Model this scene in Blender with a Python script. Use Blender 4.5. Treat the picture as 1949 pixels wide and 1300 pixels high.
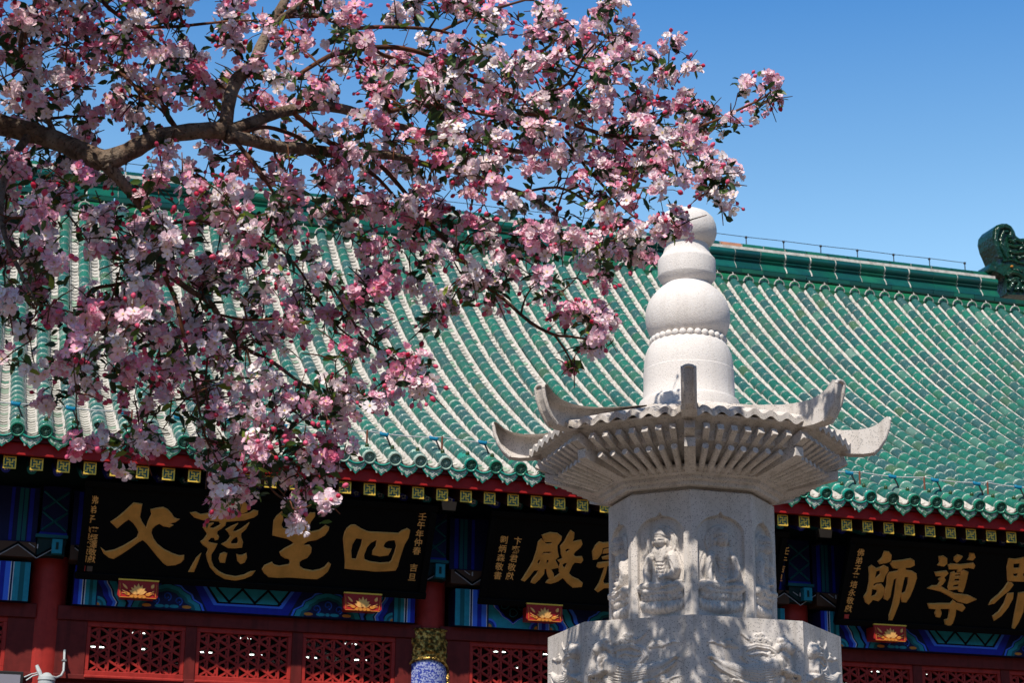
import bpy, math, random
import numpy as np
from mathutils import Vector, Matrix
from mathutils.geometry import tessellate_polygon
R_ = math.radians
for o in list(bpy.data.objects): bpy.data.objects.remove(o)
sc = bpy.context.scene
COL = sc.collection
# ------------------------------------------------------------------ camera, sky, sun, exposure
# metres; the eye is at the origin, the courtyard paving 1.6 m below it; the hall front runs along X
EYE_Z = 1.6
YAW, PIT, ROL, FPX, CX, CY = .2845, .3015, .0118, 3558.3, 974.5, 650.0
_F = np.array([math.sin(YAW)*math.cos(PIT), math.cos(YAW)*math.cos(PIT), math.sin(PIT)])
_R = np.array([math.cos(YAW), -math.sin(YAW), 0.]); _U = np.cross(_R, _F)
_R, _U = _R*math.cos(ROL)+_U*math.sin(ROL), -_R*math.sin(ROL)+_U*math.cos(ROL)
cam_d = bpy.data.cameras.new('camera'); cam = bpy.data.objects.new('camera', cam_d); COL.objects.link(cam)
cam.matrix_world = Matrix(((_R[0],_U[0],-_F[0],0),(_R[1],_U[1],-_F[1],0),(_R[2],_U[2],-_F[2],0),(0,0,0,1)))
cam_d.sensor_width = 36; cam_d.lens = FPX/1949*36; cam_d.clip_start = .1; cam_d.clip_end = 2000
cam_d.dof.use_dof = True; cam_d.dof.focus_distance = 12.2; cam_d.dof.aperture_fstop = 7
sc.camera = cam
SUN_EL, SUN_A = R_(52.3), R_(38)                      # sun behind the camera's left shoulder
SUN = Vector((-math.sin(SUN_A)*math.cos(SUN_EL), -math.cos(SUN_A)*math.cos(SUN_EL), math.sin(SUN_EL)))
w = bpy.data.worlds.new('World'); sc.world = w; w.use_nodes = True
nt = w.node_tree; bg = nt.nodes['Background']; sky = nt.nodes.new('ShaderNodeTexSky')
sky.sky_type = 'NISHITA'; sky.sun_disc = False; sky.sun_elevation = SUN_EL; sky.sun_rotation = math.pi+SUN_A
sky.air_density = 1.0; sky.dust_density = 0; sky.ozone_density = 6
# added ramp brightens the sky band in view, darkens horizon and overhead, cutting ambient
tcw = nt.nodes.new('ShaderNodeTexCoord'); sx = nt.nodes.new('ShaderNodeSeparateXYZ'); rp = nt.nodes.new('ShaderNodeValToRGB'); mx = nt.nodes.new('ShaderNodeMix')
nt.links.new(tcw.outputs['Generated'], sx.inputs[0]); nt.links.new(sx.outputs['Z'], rp.inputs[0])
rp.color_ramp.elements[0].position = .0; rp.color_ramp.elements[0].color = (.25, .25, .25, 1)
rp.color_ramp.elements[1].position = .66; rp.color_ramp.elements[1].color = (.20, .34, .42, 1)
e0 = rp.color_ramp.elements.new(.22); e0.color = (.5, .5, .48, 1); e4 = rp.color_ramp.elements.new(.33); e4.color = (2.4, 2.45, 2.0, 1)
e2 = rp.color_ramp.elements.new(.485); e2.color = (.66, 1.42, 1.80, 1)
e_ = rp.color_ramp.elements.new(.385); e_.color = (1.72, 2.05, 1.88, 1)
mx.data_type = 'RGBA'; mx.blend_type = 'MULTIPLY'; mx.inputs['Factor'].default_value = 1
nt.links.new(sky.outputs[0], mx.inputs['A']); nt.links.new(rp.outputs[0], mx.inputs['B'])
nt.links.new(mx.outputs['Result'], bg.inputs[0]); bg.inputs[1].default_value = .10
sl = bpy.data.lights.new('sun', 'SUN'); sl.energy = 5.0; sl.angle = R_(.5); sl.color = (1, .93, .83)
so = bpy.data.objects.new('sun', sl); COL.objects.link(so)
so.rotation_euler = SUN.to_track_quat('Z', 'Y').to_euler(); so.location = SUN*60
sc.view_settings.view_transform = 'Standard'; sc.view_settings.look = 'None'
sc.view_settings.exposure = .14; sc.view_settings.gamma = 1
sc.render.engine = 'CYCLES'
sc.cycles.max_bounces = 6; sc.cycles.diffuse_bounces = 3; sc.cycles.glossy_bounces = 2
sc.cycles.transparent_max_bounces = 6; sc.cycles.transmission_bounces = 3
try:
    sc.cycles.use_denoising = True
except Exception: pass
rng = np.random.default_rng(7); random.seed(7)

def ray(x, y): return _F + _R*((x-CX)/FPX) - _U*((y-CY)/FPX)
def at(x, y, Y):                                        # the point at depth Y (metres into the scene) seen at photo pixel x, y
    d = ray(x, y); return d*(Y/d[1])
def on_plane(x, y, P0, n):
    d = ray(x, y); return d*(np.dot(P0, n)/np.dot(d, n))

# ------------------------------------------------------------------ mesh helpers
def wloc(o):
    p = Vector((0,0,0))
    while o is not None: p += o.location; o = o.parent
    return p
def tag(o, label=None, cat=None, group=None, kind=None):
    if label: o['label'] = label
    if cat: o['category'] = cat
    if group: o['group'] = group
    if kind: o['kind'] = kind
    return o
def thing(name, label, cat, loc=(0,0,0), group=None):
    o = bpy.data.objects.new(name, None); COL.objects.link(o); o.location = loc; o.empty_display_size = .2
    return tag(o, label, cat, group)
def mk(name, V, F, mats, parent=None, mi=None, col=None, smooth=False, fcol=None, local=False):
    V = np.asarray(V, float).reshape(-1, 3)
    if parent is not None and not local: V = V - np.array(wloc(parent))
    me = bpy.data.meshes.new(name)
    if isinstance(F, np.ndarray):
        n, k = F.shape
        me.vertices.add(len(V)); me.vertices.foreach_set('co', V.ravel())
        me.loops.add(n*k); me.loops.foreach_set('vertex_index', F.ravel().astype(np.int32))
        me.polygons.add(n); me.polygons.foreach_set('loop_start', (np.arange(n)*k).astype(np.int32))
        me.polygons.foreach_set('loop_total', np.full(n, k, np.int32))
        me.update(calc_edges=True)
    else:
        me.from_pydata([tuple(v) for v in V], [], F); me.update()
    if not isinstance(mats, (list, tuple)): mats = [mats]
    for m in mats: me.materials.append(m)
    if mi is not None: me.polygons.foreach_set('material_index', np.asarray(mi, np.int32))
    if smooth: me.polygons.foreach_set('use_smooth', np.ones(len(me.polygons), bool))
    if col is not None:
        a = me.attributes.new('Col', 'FLOAT_COLOR', 'POINT')
        c = np.ones((len(V), 4), np.float32); c[:, :3] = col; a.data.foreach_set('color', c.ravel())
    if fcol is not None:
        a = me.attributes.new('Col', 'FLOAT_COLOR', 'FACE')
        c = np.ones((len(me.polygons), 4), np.float32); c[:, :3] = fcol; a.data.foreach_set('color', c.ravel())
    o = bpy.data.objects.new(name, me); COL.objects.link(o)
    if parent is not None: o.parent = parent
    return o
def dup(o, loc=None, parent=None, data=None):
    c = o.copy(); COL.objects.link(c)
    if parent is not None: c.parent = parent
    if loc is not None: c.location = loc
    if data is not None: c.data = data
    return c
class MB:
    def __init__(s): s.v = []; s.f = []; s.m = []; s.c = []
    def add(s, V, F, m=0, c=(1,1,1)):
        b = len(s.v); s.v += [tuple(map(float, p)) for p in V]
        for f in F: s.f.append(tuple(i+b for i in f)); s.m.append(m); s.c.append(c)
        return s
    def box(s, x0, x1, y0, y1, z0, z1, m=0, c=(1,1,1)):
        V = [(x0,y0,z0),(x1,y0,z0),(x1,y1,z0),(x0,y1,z0),(x0,y0,z1),(x1,y0,z1),(x1,y1,z1),(x0,y1,z1)]
        return s.add(V, [(0,3,2,1),(4,5,6,7),(0,1,5,4),(1,2,6,5),(2,3,7,6),(3,0,4,7)], m, c)
    def obox(s, P, ax, ay, az, m=0, c=(1,1,1)):         # oriented box: centre, three half-axis vectors
        P, ax, ay, az = map(np.array, (P, ax, ay, az))
        V = [P+i*ax+j*ay+k*az for k in (-1,1) for j in (-1,1) for i in (-1,1)]
        return s.add(V, [(0,2,3,1),(4,5,7,6),(0,1,5,4),(1,3,7,5),(3,2,6,7),(2,0,4,6)], m, c)
    def tube(s, pts, rad, n=8, m=0, c=(1,1,1), cap=True):
        pts = [np.array(p, float) for p in pts]
        if not hasattr(rad, '__len__'): rad = [rad]*len(pts)
        V = []; up = None
        for i, p in enumerate(pts):
            d = pts[min(i+1, len(pts)-1)] - pts[max(i-1, 0)]; d = d/(np.linalg.norm(d)+1e-12)
            if up is None:
                up = np.array([0,0,1.]) if abs(d[2]) < .9 else np.array([1.,0,0])
            a = np.cross(d, up); a /= np.linalg.norm(a)+1e-12; b = np.cross(a, d); up = b
            for k in range(n):
                t = 2*math.pi*k/n; V.append(p+rad[i]*(math.cos(t)*a+math.sin(t)*b))
        F = [(i*n+k, i*n+(k+1) % n, (i+1)*n+(k+1) % n, (i+1)*n+k) for i in range(len(pts)-1) for k in range(n)]
        if cap: F += [tuple(range(n))[::-1], tuple((len(pts)-1)*n+k for k in range(n))]
        return s.add(V, F, m, c)
    def lathe(s, prof, cx=0, cy=0, n=48, m=0, ph=0, c=(1,1,1)):
        V = [(cx+r*math.cos(ph+2*math.pi*k/n), cy+r*math.sin(ph+2*math.pi*k/n), z) for r, z in prof for k in range(n)]
        F = [(i*n+k, i*n+(k+1) % n, (i+1)*n+(k+1) % n, (i+1)*n+k) for i in range(len(prof)-1) for k in range(n)]
        F += [tuple(range(n))[::-1], tuple((len(prof)-1)*n+k for k in range(n))]
        return s.add(V, F, m, c)
    def prism(s, poly, org, ax, ay, az, m=0, c=(1,1,1), holes=(), taper=0, m_side=None):
        # polygon (u, v) with holes in the plane org + u*ax + v*ay, raised by az; taper widens its foot
        org, ax, ay, az = (np.array(q, float) for q in (org, ax, ay, az))
        loops = [list(poly)]+[list(h) for h in holes]
        flat = [p for L in loops for p in L]
        tri = tessellate_polygon([[Vector((p[0], p[1], 0)) for p in L] for L in loops])
        top = [org+ax*p[0]+ay*p[1]+az for p in flat]; bot = []
        def area(L): return sum(L[i][0]*L[(i+1) % len(L)][1]-L[(i+1) % len(L)][0]*L[i][1] for i in range(len(L)))
        for li, L in enumerate(loops):
            sg = (1 if area(L) > 0 else -1)*(1 if li == 0 else -1)
            for i, p in enumerate(L):
                a, b = L[i-1], L[(i+1) % len(L)]; t = np.array([b[0]-a[0], b[1]-a[1]]); t = t/(np.linalg.norm(t)+1e-12)
                q = (p[0]+sg*taper*t[1], p[1]-sg*taper*t[0]); bot.append(org+ax*q[0]+ay*q[1])
        nrm = np.cross(ax, ay); flip = np.dot(nrm, az) < 0
        n = len(flat); F1 = []
        for t in tri:
            a, b, c_ = (flat[i] for i in t)
            ccw = (b[0]-a[0])*(c_[1]-a[1])-(c_[0]-a[0])*(b[1]-a[1]) > 0
            F1.append(tuple(t) if ccw != flip else tuple(t)[::-1])
        s.add(top, F1, m, c); F2 = []; k = 0
        for li, L in enumerate(loops):
            for i in range(len(L)):
                j = (i+1) % len(L); F2.append((k+i, k+j, n+k+j, n+k+i))
            k += len(L)
        return s.add(top+bot, F2, m if m_side is None else m_side, c)
    def build(s, name, mats, parent=None, smooth=False, colors=False, local=False, bevel=0):
        o = mk(name, s.v, s.f, mats, parent, mi=s.m, smooth=smooth, fcol=s.c if colors else None, local=local)
        if bevel:
            b = o.modifiers.new('bevel', 'BEVEL'); b.width = bevel; b.segments = 2; b.limit_method = 'ANGLE'; b.angle_limit = R_(40)
        return o
def auto_smooth(o, ang=40):
    me = o.data; me.polygons.foreach_set('use_smooth', np.ones(len(me.polygons), bool))
    try: me.set_sharp_from_angle(angle=R_(ang))
    except Exception: pass
    return o

# ------------------------------------------------------------------ materials
def mat(name, col, rough=.6, metal=0, spec=.18, noise=None, bump=None, attr=False, coat=0, trans=0, speck=None, streak=None):
    m = bpy.data.materials.new(name); m.use_nodes = True; t = m.node_tree; N = t.nodes; L = t.links
    b = N['Principled BSDF']; b.inputs['Roughness'].default_value = rough; b.inputs['Metallic'].default_value = metal
    b.inputs['Specular IOR Level'].default_value = spec
    if coat: b.inputs['Coat Weight'].default_value = coat; b.inputs['Coat Roughness'].default_value = .12
    tc = N.new('ShaderNodeTexCoord')
    if attr:
        a = N.new('ShaderNodeAttribute'); a.attribute_name = 'Col'; cs = a.outputs['Color']
    else:
        r = N.new('ShaderNodeRGB'); r.outputs[0].default_value = (*col, 1); cs = r.outputs[0]
    def mix(cs, fac, c2, mode='MIX'):
        x = N.new('ShaderNodeMix'); x.data_type = 'RGBA'; x.blend_type = mode
        L.new(fac, x.inputs['Factor']); L.new(cs, x.inputs['A'])
        if isinstance(c2, tuple): x.inputs['B'].default_value = (*c2, 1)
        else: L.new(c2, x.inputs['B'])
        return x.outputs['Result']
    for nz in (noise or []):                              # (scale, detail, lo, hi, colour, strength)
        n = N.new('ShaderNodeTexNoise'); n.inputs['Scale'].default_value = nz[0]; n.inputs['Detail'].default_value = nz[1]
        L.new(tc.outputs['Object'], n.inputs['Vector'])
        mr = N.new('ShaderNodeMapRange'); mr.inputs['From Min'].default_value = nz[2]; mr.inputs['From Max'].default_value = nz[3]
        mr.inputs['To Max'].default_value = nz[5]; L.new(n.outputs['Fac'], mr.inputs['Value'])
        cs = mix(cs, mr.outputs['Result'], nz[4])
    for sp in (speck or []):                              # (scale, size, colour, strength): crystals in the stone
        v = N.new('ShaderNodeTexVoronoi'); v.inputs['Scale'].default_value = sp[0]; L.new(tc.outputs['Object'], v.inputs['Vector'])
        sv = N.new('ShaderNodeSeparateColor'); L.new(v.outputs['Color'], sv.inputs[0])
        mr = N.new('ShaderNodeMapRange'); mr.inputs['From Min'].default_value = sp[1]; mr.inputs['From Max'].default_value = sp[1]+.02
        mr.inputs['To Max'].default_value = sp[3]; L.new(sv.outputs[0], mr.inputs['Value'])
        cs = mix(cs, mr.outputs['Result'], sp[2])
    if streak:                                            # rain runs down the face
        mp = N.new('ShaderNodeMapping'); mp.inputs['Scale'].default_value = (9, 9, .55); L.new(tc.outputs['Object'], mp.inputs['Vector'])
        n = N.new('ShaderNodeTexNoise'); n.inputs['Scale'].default_value = 1.6; n.inputs['Detail'].default_value = 5; L.new(mp.outputs[0], n.inputs['Vector'])
        mr = N.new('ShaderNodeMapRange'); mr.inputs['From Min'].default_value = .52; mr.inputs['From Max'].default_value = .72
        mr.inputs['To Max'].default_value = streak[1]; L.new(n.outputs['Fac'], mr.inputs['Value']); cs = mix(cs, mr.outputs['Result'], streak[0])
    L.new(cs, b.inputs['Base Color'])
    if bump:                                              # (scale, strength, distance)
        n = N.new('ShaderNodeTexNoise'); n.inputs['Scale'].default_value = bump[0]; n.inputs['Detail'].default_value = 4
        L.new(tc.outputs['Object'], n.inputs['Vector'])
        bp = N.new('ShaderNodeBump'); bp.inputs['Strength'].default_value = bump[1]; bp.inputs['Distance'].default_value = bump[2]
        L.new(n.outputs['Fac'], bp.inputs['Height']); L.new(bp.outputs['Normal'], b.inputs['Normal'])
    if trans:
        tr = N.new('ShaderNodeBsdfTranslucent'); L.new(cs, tr.inputs['Color']); ms = N.new('ShaderNodeMixShader')
        ms.inputs[0].default_value = trans; L.new(b.outputs[0], ms.inputs[1]); L.new(tr.outputs[0], ms.inputs[2])
        L.new(ms.outputs[0], N['Material Output'].inputs['Surface'])
    return m
def emit(name, col, s):
    m = bpy.data.materials.new(name); m.use_nodes = True; b = m.node_tree.nodes['Principled BSDF']
    b.inputs['Base Color'].default_value = (*col, 1); b.inputs['Emission Color'].default_value = (*col, 1); b.inputs['Emission Strength'].default_value = s
    return m
def glass_mat(name):
    m = bpy.data.materials.new(name); m.use_nodes = True; t = m.node_tree; N = t.nodes
    g = N.new('ShaderNodeBsdfGlossy'); g.inputs['Roughness'].default_value = .03; tr = N.new('ShaderNodeBsdfTransparent')
    tr.inputs[0].default_value = (.8, .85, .85, 1); f = N.new('ShaderNodeLayerWeight'); f.inputs[0].default_value = .25
    ms = N.new('ShaderNodeMixShader'); t.links.new(f.outputs['Fresnel'], ms.inputs[0]); t.links.new(tr.outputs[0], ms.inputs[1]); t.links.new(g.outputs[0], ms.inputs[2])
    t.links.new(ms.outputs[0], N['Material Output'].inputs['Surface']); return m
M = dict(
 tile=mat('glazed_tile', (0,0,0), .25, spec=.6, attr=True, noise=[(.5,4,.48,.66,(.05,.115,.10),.45),(9,3,.45,.7,(.02,.09,.075),.3),(40,2,.62,.72,(.35,.42,.36),.45)], bump=(60,.25,.004)),
 pan=mat('limed_pan_tile', (0,0,0), .75, spec=.25, attr=True, noise=[(30,4,.45,.7,(.22,.24,.2),.55)], bump=(45,.5,.01)),
 ridge=mat('glazed_ridge', (0,0,0), .14, spec=.6, attr=True, noise=[(5,3,.4,.7,(.008,.05,.06),.6)], bump=(12,.25,.01)),
 dragon=mat('dark_green_glaze', (.003,.028,.014), .14, spec=.6, noise=[(6,3,.45,.65,(.006,.05,.02),.6)], bump=(22,.9,.03)),
 red=mat('vermilion_lacquer', (.38,.03,.022), .5, noise=[(14,4,.4,.75,(.26,.018,.014),.6),(40,4,.6,.75,(.16,.03,.02),.5)], streak=((.18,.014,.011),.6), bump=(70,.15,.003)),
 fascia=mat('red_fascia', (.36,.012,.012), .5, noise=[(9,4,.45,.7,(.22,.008,.008),.6)]),
 maroon=mat('maroon_board', (.10,.008,.008), .6),
 darkred=mat('dark_red_wood', (.15,.017,.014), .6, noise=[(16,4,.4,.7,(.09,.010,.008),.6)], streak=((.06,.008,.006),.6)),
 black=mat('black_lacquer', (.0025,.0025,.0025), .55, spec=.08),
 gold=mat('gold_leaf_lettering', (.74,.31,.062), .42, metal=.15, noise=[(7,4,.45,.62,(.50,.21,.04),.7),(40,3,.4,.7,(.62,.27,.05),.6)], bump=(90,.3,.003)),
 goldedge=mat('gold_letter_edge', (.92,.46,.13), .4, metal=.3),
 brightgold=mat('bright_gold_paint', (.85,.52,.07), .35, metal=.3),
 deepgreen=mat('rafter_end_green', (.012,.10,.10), .5),
 blue=mat('ultramarine_paint', (.012,.02,.32), .55, noise=[(20,3,.4,.7,(.008,.012,.2),.5)]),
 lblue=mat('bright_blue_paint', (.05,.16,.75), .55),
 navy=mat('navy_paint', (.006,.008,.055), .55),
 cyan=mat('turquoise_paint', (.02,.26,.34), .55, noise=[(25,3,.4,.7,(.014,.17,.24),.6)]),
 dcyan=mat('dark_turquoise_paint', (.008,.10,.12), .55),
 white=mat('white_line_paint', (.65,.68,.72), .6),
 orange=mat('orange_paint', (.55,.2,.03), .6),
 brown=mat('brown_plank_paint', (.085,.04,.022), .55),
 dark=mat('unlit_interior', (.012,.011,.010), .8),
 timber=mat('dark_soffit_timber', (.05,.022,.016), .7),
 boardg=mat('dark_green_board', (.010,.028,.026), .6),
 lotusred=mat('crimson_lacquer', (.36,.02,.018), .4),
 blueclad=mat('blue_cloud_cloth', (.03,.05,.30), .5, noise=[(55,3,.47,.53,(.42,.46,.62),.75)]),
 crown=mat('embossed_gold', (.75,.47,.12), .3, metal=.75, noise=[(28,4,.42,.56,(.05,.03,.008),.9)], bump=(30,1,.03)),
 granite=mat('pale_granite', (.66,.61,.57), .75, spec=.2, noise=[(3,4,.4,.7,(.50,.45,.40),.6),(9,5,.5,.75,(.46,.42,.37),.6)], speck=[(190,.90,(.15,.14,.135),.7)], streak=((.33,.29,.25),.55), bump=(160,.3,.003)),
 finial=mat('white_bush_hammered_granite', (.74,.70,.67), .8, spec=.2, noise=[(2.5,4,.45,.7,(.66,.61,.57),.6)], speck=[(210,.93,(.36,.33,.31),.5)], streak=((.52,.47,.42),.35), bump=(120,.7,.006)),
 bark=mat('crabapple_bark', (.17,.115,.08), .85, noise=[(25,4,.4,.6,(.075,.05,.035),.85),(7,4,.48,.62,(.25,.20,.15),.6),(60,2,.58,.66,(.04,.028,.02),.8)], bump=(45,1,.018)),
 twig=mat('reddish_twig', (.15,.055,.026), .7, noise=[(9,3,.38,.6,(.035,.02,.014),.85)]),
 petal=mat('blossom_petal', (0,0,0), .6, spec=.2, attr=True, trans=.3),
 bud=mat('crimson_bud', (0,0,0), .45, attr=True, trans=.1),
 leaf=mat('crabapple_leaf', (0,0,0), .42, spec=.4, attr=True, trans=.38),
 paving=mat('grey_paving', (.17,.14,.11), .9, noise=[(2,4,.4,.7,(.14,.115,.09),.6)]),
 brick=mat('bounce_cut_brick', (.05,.047,.044), .9, noise=[(3,4,.4,.7,(.035,.033,.03),.6)]),  # kept dark so little sun bounces up under the eave
 nail=mat('olive_glazed_nail', (.03,.06,.012), .2, spec=.6),
 wire=mat('pale_wire', (.5,.5,.5), .5), iron=mat('dark_iron', (.03,.03,.035), .5),
 rust=mat('rusty_rod', (.18,.06,.035), .7), bulb=mat('sky_blue_bulb', (.015,.22,.38), .25, trans=.2),
 steel=mat('grey_steel', (.3,.3,.3), .4, metal=.4), lens=mat('lamp_glass', (.45,.45,.45), .2),
 plastic=mat('white_plastic', (.42,.45,.45), .4), blackpl=mat('black_plastic', (.02,.02,.02), .5),
 screen=mat('grey_panel', (.25,.24,.28), .3), seal=mat('red_seal', (.55,.06,.05), .6), seald=mat('dull_seal', (.12,.08,.06), .6),
 lamp=emit('fluorescent_tube', (1,.96,.88), 6), glass=glass_mat('door_glass'),
 mortar=mat('lime_mortar', (.62,.59,.55), .9, noise=[(14,4,.42,.68,(.34,.30,.26),.7)], bump=(50,.4,.006)),
 offwhite=mat('pale_soffit_paint', (.45,.42,.42), .6),
 wall=mat('hall_wall_red', (.2,.03,.025), .8),
)
# ------------------------------------------------------------------ setting
g = MB(); g.add([(-300,-200,-1.6),(300,-200,-1.6),(300,400,-1.6),(-300,400,-1.6)], [(0,1,2,3)])
tag(g.build('courtyard_ground', M['paving']), kind='structure')

# the gate hall, unseen behind the camera, added to block low southern sky
blocker = thing('blocker_hall', 'long red walled gate hall with grey tiled roof, added unseen behind the camera to block low sky', 'building', (0, -17, -1.6))
b = MB(); b.box(-34, 34, -22, -15, -1.6, 4.6); b.build('wall', M['wall'], blocker)
b = MB(); V = [(x, y, z) for x in (-35, 35) for y, z in ((-13.4,4.4),(-15.5,5.6),(-18.5,9.6),(-21.5,5.6),(-23.6,4.4))]
b.add(V, [(k, k+1, k+6, k+5) for k in range(4)]+[(0,5,9,4),(0,4,3,2,1),(5,6,7,8,9)]); b.build('roof', M['iron'], blocker)
for x in (-12, 0, 12):
    b = MB(); b.box(x-1.4, x+1.4, -14.99, -14.9, -1.6, 1.7); b.build('door', M['darkred'], blocker)
# ------------------------------------------------------------------ temple hall
XL, XR = -3.4, 16.3
hall = thing('temple_hall', 'long temple hall with green glazed tile roof and red lattice doors behind the stone pagoda', 'building', (6.5, 18.2, -1.6))
b = MB(); b.box(-9, 24, 13.6, 18.3, -1.6, -1.0); b.build('bounce_cut_terrace', M['brick'], hall)  # unseen dark platform added to cut ground bounce onto the shaded front
# roof section (tube axis): y, z from eave to ridge
_py = np.array([17.13,17.66,18.11,18.56,19.01,19.45,19.88,20.31,20.74,21.15,21.57,21.97,22.37,22.77,23.15,23.53,23.9,24.23,24.62])
_pz = np.array([4.245,4.495,4.70,4.93,5.16,5.39,5.64,5.90,6.16,6.44,6.72,7.01,7.31,7.62,7.94,8.26,8.60,8.90,9.26])
_pc = np.polyfit(_py-20, _pz, 4); _yy = np.linspace(17.13, 24.66, 800); _zz = np.polyval(_pc, _yy-20)
_ss = np.concatenate([[0], np.cumsum(np.hypot(np.diff(_yy), np.diff(_zz)))]); SLEN = _ss[-1]
def roof(s):
    y = np.interp(s, _ss, _yy); z = np.interp(s, _ss, _zz); d = np.polyval(np.polyder(_pc), y-20)
    return y, z, np.arctan(d)
PITCH, X0T = .2521, .3214
cols_i = range(-14, 64)
# tube tiles
TL = .225; nt_ = int(SLEN/TL)
V = []; F = []; C = []; a_ = np.linspace(-.35, math.pi+.35, 12); base = 0
pal = [((.014,.150,.098),5),((.016,.122,.092),4),((.024,.100,.098),3),((.016,.185,.108),3),((.04,.155,.075),1.2),((.085,.140,.045),.4),((.042,.085,.095),2.4),((.10,.24,.17),.5),((.22,.34,.27),.18)]
pc_ = np.array([p[0] for p in pal]); pw = np.array([p[1] for p in pal]); pw = pw/pw.sum()
for i in cols_i:
    X = X0T+PITCH*i; off = rng.uniform(0, .1)
    jx = np.cumsum(rng.normal(0, .002, nt_+1)); jx -= np.linspace(0, jx[-1], nt_+1)
    ct_ = rng.uniform(.9, 1.1)
    for k in range(nt_):
        s0 = .02+k*TL+ (off if k else 0)*0; s1 = s0+TL+.012
        y0, z0, t0 = roof(s0); y1, z1, t1 = roof(min(s1, SLEN)); x0 = X+jx[k]+rng.normal(0,.0015); x1 = X+jx[k]+rng.normal(0,.0015)
        r0, r1 = .0725+rng.normal(0,.0012), .0655
        rings = []
        for (y, z, t, r, x) in ((y0,z0,t0,r0-.015,x0),(y0,z0,t0,r0,x0),(y0+.012,z0+.012*math.tan(t0),t0,r0+.0015,x0),(y1,z1,t1,r1,x1)):
            h = r*np.sin(a_); rings.append(np.stack([x+r*np.cos(a_), y-h*math.sin(t), z+h*math.cos(t)], 1))
        V.append(np.concatenate(rings)); n = len(a_)
        c = pc_[rng.choice(len(pal), p=pw)]*rng.uniform(.86, 1.14); c = .62*c+.38*(np.array([.022,.128,.118])*ct_); lip = np.array([.50,.56,.50])*rng.uniform(.5,1.1)
        rim = c*.55+lip*.45*rng.uniform(.2, 1)
        for q in range(3):
            for m in range(n-1):
                F.append((base+q*n+m, base+q*n+m+1, base+(q+1)*n+m+1, base+(q+1)*n+m)); C.append((lip, rim, c)[q])
        base += 4*n
Ft = np.array(F); tiles = mk('tube_tiles', np.concatenate(V), Ft[:, ::-1], M['tile'], hall, fcol=np.array(C), smooth=True)
# pan tiles between the tubes, limed, each step overlapping the next; lime fillets beside every tube
V = []; F = []; C = []; base = 0; PS = .115; npn = int(SLEN/PS); px_ = np.array([.06,.09,.126,.162,.192]); ph_ = np.array([-.02,-.05,-.06,-.05,-.02])
mV = []; mF = []; mb = 0
for i in cols_i:
    X = X0T+PITCH*i
    for k in range(npn):
        s0 = k*PS-.03; s1 = s0+PS+.01
        y0, z0, t0 = roof(max(s0,0)); y1, z1, t1 = roof(min(s1, SLEN))
        lift = .012+rng.normal(0,.002); rows = []
        for (y, z, t, dh) in ((y0,z0,t0,-.006),(y0,z0,t0,lift),(y1,z1,t1,0)):
            h = ph_+dh; rows.append(np.stack([X+px_, y-h*math.sin(t), z+h*math.cos(t)], 1))
        V.append(np.concatenate(rows)); u = rng.random()
        c = np.array([.56,.53,.49])*rng.uniform(.65,1.1) if u < .86 else (np.array([.25,.36,.27])*rng.uniform(.6,1.2) if u < .96 else np.array([.03,.16,.11]))
        lipc = np.array([.20,.20,.17])*rng.uniform(.5,1.5)
        for q in range(2):
            for m in range(4):
                F.append((base+q*5+m+1, base+q*5+m, base+(q+1)*5+m, base+(q+1)*5+m+1)); C.append(c if q else lipc)
        base += 15
    for sg in (-1, 1):
        prev = None
        for k in range(npn+1):
            s = min(k*PS, SLEN); y, z, t = roof(s); wd = .088+rng.normal(0,.0015); ht = -.002+rng.normal(0,.0014)
            for (dx, h) in ((sg*.066, ht),(sg*.078, ht-.012+rng.normal(0,.002)),(sg*wd, -.056)):
                mV.append((X+dx, y-h*math.sin(t), z+h*math.cos(t)))
            if prev is not None:
                for q in range(2):
                    f = (mb+q, mb+q+1, mb+q+4, mb+q+3); mF.append(f if sg < 0 else f[::-1])
                mb += 3
            prev = 1
        mb += 3
mk('pan_tiles', np.concatenate(V), np.array(F)[:, ::-1], M['pan'], hall, fcol=np.array(C))
mk('lime_joints', np.array(mV), np.array(mF), M['mortar'], hall)
# underlay, rear slope, gables
b = MB(); ss = np.linspace(0.05, SLEN, 24); P = [roof(s) for s in ss]
V = []
for y, z, t in P: V += [(XL, y+.09*math.sin(t), z-.09*math.cos(t)), (XR, y+.09*math.sin(t), z-.09*math.cos(t))]
b.add(V, [(2*k, 2*k+1, 2*k+3, 2*k+2) for k in range(len(P)-1)])
b.build('roof_bed', M['timber'], hall)
b = MB(); V = []
for y, z, t in P: V += [(XL, 49.9-y, z-.02), (XR, 49.9-y, z-.02)]
b.add(V, [(2*k, 2*k+2, 2*k+3, 2*k+1) for k in range(len(P)-1)])
b.build('rear_roof_slope', M['ridge'], hall, colors=False)
for X in (XL+.3, XR-.5):
    b = MB(); pts = [(18.5,-1.6),(18.5,4.6)]+[(y, z-.12) for y, z, t in P if y > 18.6]; pts += [(49.9-p[0], p[1]) for p in pts[::-1]]
    n = len(pts); V = [(X, p[0], p[1]) for p in pts]+[(X+.25, p[0], p[1]) for p in pts]
    b.add(V, [tuple(range(n)), tuple(range(n, 2*n))[::-1]]+[(k, (k+1) % n, n+(k+1) % n, n+k) for k in range(n)])
    b.build('gable_wall', M['wall'], hall)
b = MB(); b.box(XL+.5, XR-.5, 24.9, 25.1, -1.6, 8.6); b.build('back_wall', M['dark'], hall)
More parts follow.
